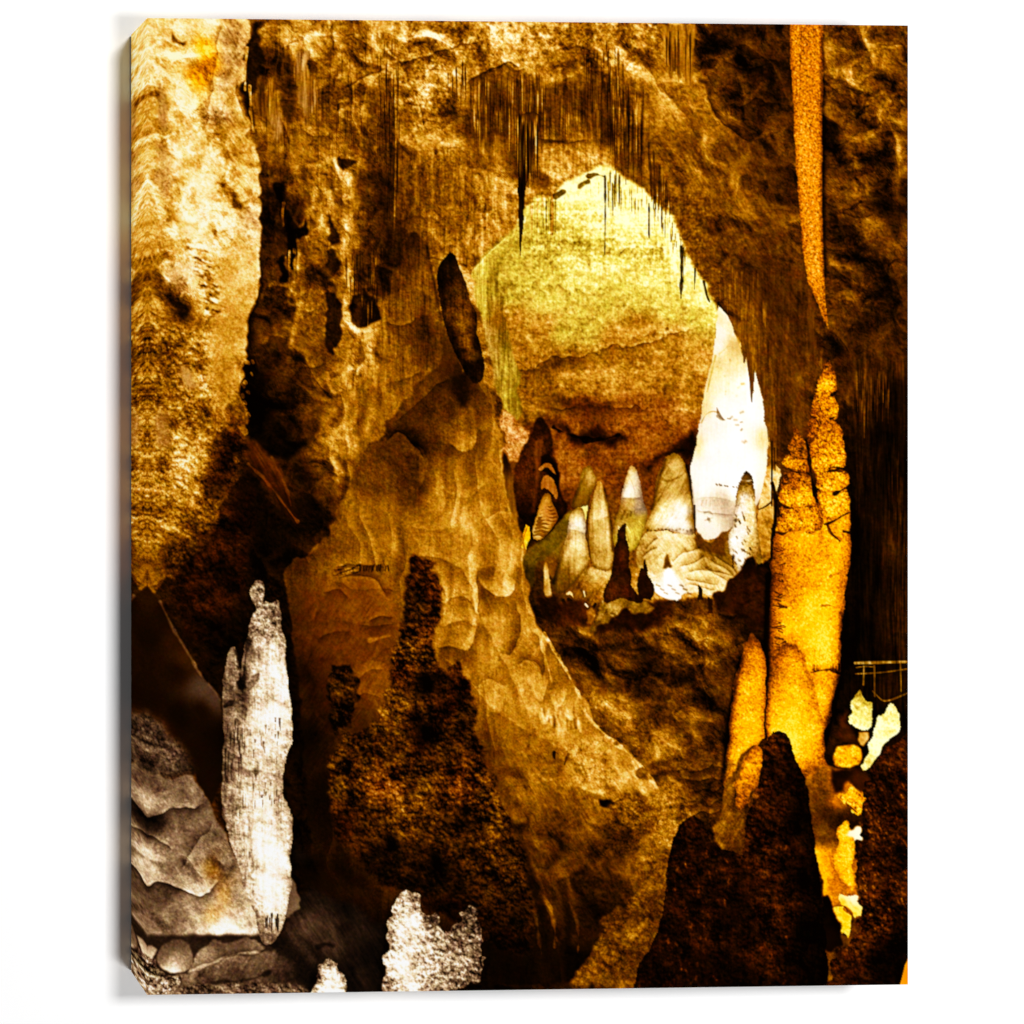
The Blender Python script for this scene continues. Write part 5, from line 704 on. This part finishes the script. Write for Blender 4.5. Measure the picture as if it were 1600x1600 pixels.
    p.region([(1340,1145),(1356,1145),(1358,1155),(1350,1165),(1338,1158)], [(1348,1154,72)], 'a', dict(rock=4), feather=1, warp=2)
    # --- dark foreground at the right
    dk = dict(pop=8, rock=4.5, grain=2.5, blot=5, crack=4)
    p.region([(1435,1110),(1412,1150),(1400,1165),(1378,1172),(1364,1190),(1354,1215),(1348,1255),(1344,1300),(1337,1340),(1338,1380),(1345,1410),(1345,1445),(1330,1470),(1318,1485),(1300,1495),(1294,1560),(1435,1560)], [(1395,1180,14),(1375,1210,12),(1400,1230,12),(1360,1260,16),(1380,1300,16),(1365,1340,14),(1405,1330,10),(1390,1400,13),(1360,1420,18),(1375,1440,22),(1410,1440,9),(1340,1480,18),(1310,1510,13),(1340,1525,9),(1380,1500,2),(1400,1520,1),(1405,1480,3),(1412,1180,18)], 'r', dk, feather=.8, warp=3.5, form=0, name='printed_stalagmite', info='dark knobbly stalagmite cut by the right edge')
    p.region([(1284,1400),(1296,1398),(1304,1420),(1312,1450),(1318,1480),(1300,1490),(1286,1480)], [(1298,1430,3),(1305,1470,5)], 'r', dict(rock=2), feather=1, warp=1.5)
    p.region([(1194,1168),(1199,1154),(1207,1144),(1217,1141),(1228,1146),(1236,1158),(1240,1180),(1250,1200),(1258,1217),(1263,1245),(1270,1295),(1277,1340),(1283,1390),(1288,1440),(1293,1500),(1294,1560),(985,1560),(1000,1505),(1022,1470),(1034,1430),(1040,1385),(1044,1345),(1052,1308),(1060,1291),(1072,1278),(1086,1274),(1098,1282),(1106,1302),(1112,1318),(1128,1326),(1145,1330),(1160,1336),(1165,1310),(1164,1285),(1170,1265),(1180,1240),(1188,1205)], [(1212,1155,18,'r'),(1200,1180,16),(1215,1200,8),(1190,1225,18),(1235,1220,6),(1180,1270,15),(1215,1270,11),(1250,1280,2),(1185,1320,14),(1205,1350,15),(1235,1350,7),(1265,1370,1),(1200,1420,16),(1225,1440,11),(1265,1460,0),(1200,1500,11),(1240,1510,4),(1275,1520,0),(1160,1400,4),(1165,1460,8),(1150,1520,3),(1085,1295,12),(1070,1320,10),(1100,1340,10),(1120,1330,5),(1065,1380,9),(1110,1390,8),(1130,1360,10),(1055,1430,9),(1100,1450,10),(1050,1490,9),(1090,1510,4),(1030,1520,6),(1040,1470,6),(1140,1440,4)], 'r', dict(pop=8, rock=4.5, vert=3, grain=2.5, blot=4, crack=4), feather=.8, warp=1.0, sm=8, form=0, name='printed_stalagmite', info='big dark foreground stalagmite with a rounded tip')
    for k in range(240):
        x = 1040+rng.random()*230; y = 1300+rng.random()*235
        if x < 1190 and x > 1140 and y > 1360: continue
        p.glow([(x,y),(x+rng.normal()*2,y+5)], 1.8, 10*rng.random()*(1 if x < 1235 else .15))
    for k in range(170):
        x = 1340+rng.random()*80; y = 1190+rng.random()*260
        p.glow([(x,y),(x+2,y+4)], 1.6, 16*rng.random())
    p.stroke([(1188,1205),(1176,1260),(1168,1330)], 2, 2, 34, .3, 6, 2)
    p.region([(1422,1490),(1414,1508),(1406,1540),(1418,1540),(1430,1520)], [(1415,1520,64,'o')], 'o', {}, feather=.8, warp=0, name='printed_rail_end')
    # --- railing and cable
    rail = 'thin grey handrail of the walkway'
    p.stroke([(1336,1036),(1425,1034)], 2.2, 2.2, 46, .95, 1.3, .1, 'c', 'printed_railing', rail)
    for L, w in (([(1338,1043),(1352,1041),(1364,1042)],1.0), ([(1337,1053),(1380,1051),(1425,1044)],1.1), ([(1350,1041),(1349,1070)],1.3), ([(1366,1040),(1367,1088)],1.4), ([(1407,1036),(1408,1080)],1.1), ([(1364,1080),(1375,1092),(1382,1096),(1395,1093),(1425,1080)],1.3)):
        p.stroke(L, w, w, 38, .85, 1.2, .1, 'c')
# ---------------------------------------------------------------- the wall and the canvas
W2, H2, DEP = 0.40015, 0.5, 0.05

def project(x, y, z):            # canvas plane -> picture coordinates (a plane-to-plane map)
    c, s = math.cos(YAW), math.sin(YAW)
    dx, dy, dz = x-CAM[0], y-CAM[1], z-CAM[2]
    d = dx*s+dy*c; r = dx*c-dy*s
    return 800+SHX+FPX*r/d, 800+SHY-FPX*dz/d

def node_mat(name):
    m = bpy.data.materials.new(name); m.use_nodes = True
    return m, m.node_tree, m.node_tree.nodes['Principled BSDF']

def wall_material():
    m, t, b = node_mat('white_wall')
    n = t.nodes.new('ShaderNodeTexNoise'); n.inputs['Scale'].default_value = 60; n.inputs['Detail'].default_value = 4
    r = t.nodes.new('ShaderNodeMapRange'); r.inputs['To Min'].default_value = .90; r.inputs['To Max'].default_value = .92
    cb = t.nodes.new('ShaderNodeCombineColor')
    t.links.new(n.outputs['Fac'], r.inputs['Value'])
    for k in range(3): t.links.new(r.outputs[0], cb.inputs[k])
    t.links.new(cb.outputs[0], b.inputs['Base Color'])
    b.inputs['Roughness'].default_value = .95; b.inputs['Specular IOR Level'].default_value = 0
    return m

def canvas_material():
    # woven cotton carrying the ink; the weave is a fine procedural bump
    m, t, b = node_mat('printed_canvas')
    a = t.nodes.new('ShaderNodeAttribute'); a.attribute_name = 'ink'
    t.links.new(a.outputs['Color'], b.inputs['Base Color'])
    tc = t.nodes.new('ShaderNodeTexCoord')
    w1 = t.nodes.new('ShaderNodeTexWave'); w1.bands_direction = 'X'; w1.inputs['Scale'].default_value = 380
    w2 = t.nodes.new('ShaderNodeTexWave'); w2.bands_direction = 'Z'; w2.inputs['Scale'].default_value = 380
    mx = t.nodes.new('ShaderNodeMath'); mx.operation = 'MAXIMUM'
    bp = t.nodes.new('ShaderNodeBump'); bp.inputs['Strength'].default_value = .05; bp.inputs['Distance'].default_value = .0003
    for q in (w1, w2): t.links.new(tc.outputs['Object'], q.inputs['Vector'])
    t.links.new(w1.outputs['Fac'], mx.inputs[0]); t.links.new(w2.outputs['Fac'], mx.inputs[1])
    t.links.new(mx.outputs[0], bp.inputs['Height']); t.links.new(bp.outputs[0], b.inputs['Normal'])
    b.inputs['Roughness'].default_value = .9; b.inputs['Specular IOR Level'].default_value = 0.0
    return m

def grid_mesh(name, V, F, col, mat, parent):
    me = bpy.data.meshes.new(name)
    me.vertices.add(len(V)); me.vertices.foreach_set('co', V.astype(np.float32).ravel())
    me.loops.add(F.size); me.loops.foreach_set('vertex_index', F.astype(np.int32).ravel())
    me.polygons.add(len(F)); me.polygons.foreach_set('loop_start', np.arange(0, F.size, 4, dtype=np.int32))
    me.update(calc_edges=True)
    a = me.attributes.new('ink', 'FLOAT_COLOR', 'POINT')
    a.data.foreach_set('color', np.concatenate([col, np.ones((len(col), 1))], 1).astype(np.float32).ravel())
    me.materials.append(mat)
    o = bpy.data.objects.new(name, me); C.objects.link(o); o.parent = parent
    return o

def quads(nx, ny):
    i = np.arange((nx-1)*(ny-1)); r, c = i//(nx-1), i % (nx-1); q = r*nx+c
    return np.stack([q, q+nx, q+nx+1, q+1], 1)

def to_ink(rgb):
    lin = np.where(rgb <= .04045, rgb/12.92, ((rgb+.055)/1.055)**2.4)
    return lin/LIT

def sample(img, px, py):
    x = np.clip(px-PX0, 0, PW_-1.001); y = np.clip(py-PY0, 0, PH_-1.001)
    x0 = x.astype(int); y0 = y.astype(int); fx = (x-x0)[..., None]; fy = (y-y0)[..., None]
    return (img[y0, x0]*(1-fx)+img[y0, x0+1]*fx)*(1-fy)+(img[y0+1, x0]*(1-fx)+img[y0+1, x0+1]*fx)*fy

pic = Picture(); draw(pic); img = pic.finish(); label = pic.label

bm_w = bpy.data.meshes.new('wall')
y = DEP+.002
bm_w.from_pydata([(-6, y, -5), (6, y, -5), (6, y, 5), (-6, y, 5)], [], [(0, 1, 2, 3)])
bm_w.materials.append(wall_material())
wall = bpy.data.objects.new('wall', bm_w); C.objects.link(wall); wall['kind'] = 'structure'; wall['label'] = 'plain white wall behind the canvas print'

root = bpy.data.objects.new('canvas_print', None); C.objects.link(root); root.location = (0, DEP, -H2)
root['label'] = 'stretched canvas print of a golden lit stalagmite cave on a white wall'
root['category'] = 'canvas print'
off = np.array([0, -DEP, H2])       # root is at the foot of the back; meshes below are in its space
cm = canvas_material()

NX, NY = 1000, 1250
gx, gz = np.meshgrid(np.linspace(-W2, W2, NX), np.linspace(H2, -H2, NY))
px, py = project(gx, 0.0, gz)
V = np.stack([gx, np.zeros_like(gx), gz], -1).reshape(-1, 3)+off
col = to_ink(sample(img, px, py)).reshape(-1, 3)
F = quads(NX, NY)
cxp = (px[:-1, :-1]+px[1:, 1:])/2; cyp = (py[:-1, :-1]+py[1:, 1:])/2
fl = label[np.clip(cyp-PY0, 0, PH_-1).astype(int), np.clip(cxp-PX0, 0, PW_-1).astype(int)].ravel()
cnt = np.bincount(fl, minlength=len(pic.names))
fl[(cnt < 60)[fl]] = 0
def piece(k, name, parent):
    f = F[fl == k]
    u, inv = np.unique(f, return_inverse=True)
    return grid_mesh(name, V[u], inv.reshape(f.shape), col[u], cm, parent)
front = piece(0, 'printed_picture', root)
for k in range(1, len(pic.names)):
    if (fl == k).any():
        o = piece(k, pic.names[k], front)
        if pic.info[k]: o['label'] = pic.info[k]

# the picture runs on, mirrored, round the four edges of the stretcher
FOLD = 24.5                          # picture units that wrap round each edge
def edge(name, side):
    nd = 26
    t = np.linspace(0, 1, nd)
    if side in 'LR':
        sg = -1 if side == 'L' else 1
        z, d = np.meshgrid(np.linspace(H2, -H2, NY), t, indexing='ij')
        X = np.full_like(z, sg*W2); Z = z
        ex, ey = project(sg*W2, 0.0, z); ex = ex-sg*d*FOLD
    else:
        sg = 1 if side == 'T' else -1
        x, d = np.meshgrid(np.linspace(-W2, W2, NX), t, indexing='ij')
        X = x; Z = np.full_like(x, sg*H2)
        ex, ey = project(x, 0.0, sg*H2); ey = ey+sg*d*FOLD
    VV = np.stack([X, d*DEP, Z], -1).reshape(-1, 3)+off
    ff = quads(nd, X.shape[0])
    if side in 'RT': ff = ff[:, ::-1]
    grid_mesh(name, VV, ff, to_ink(sample(img, ex, ey)).reshape(-1, 3), cm, root)
for s_ in 'LRTB': edge('wrapped_edge', s_)
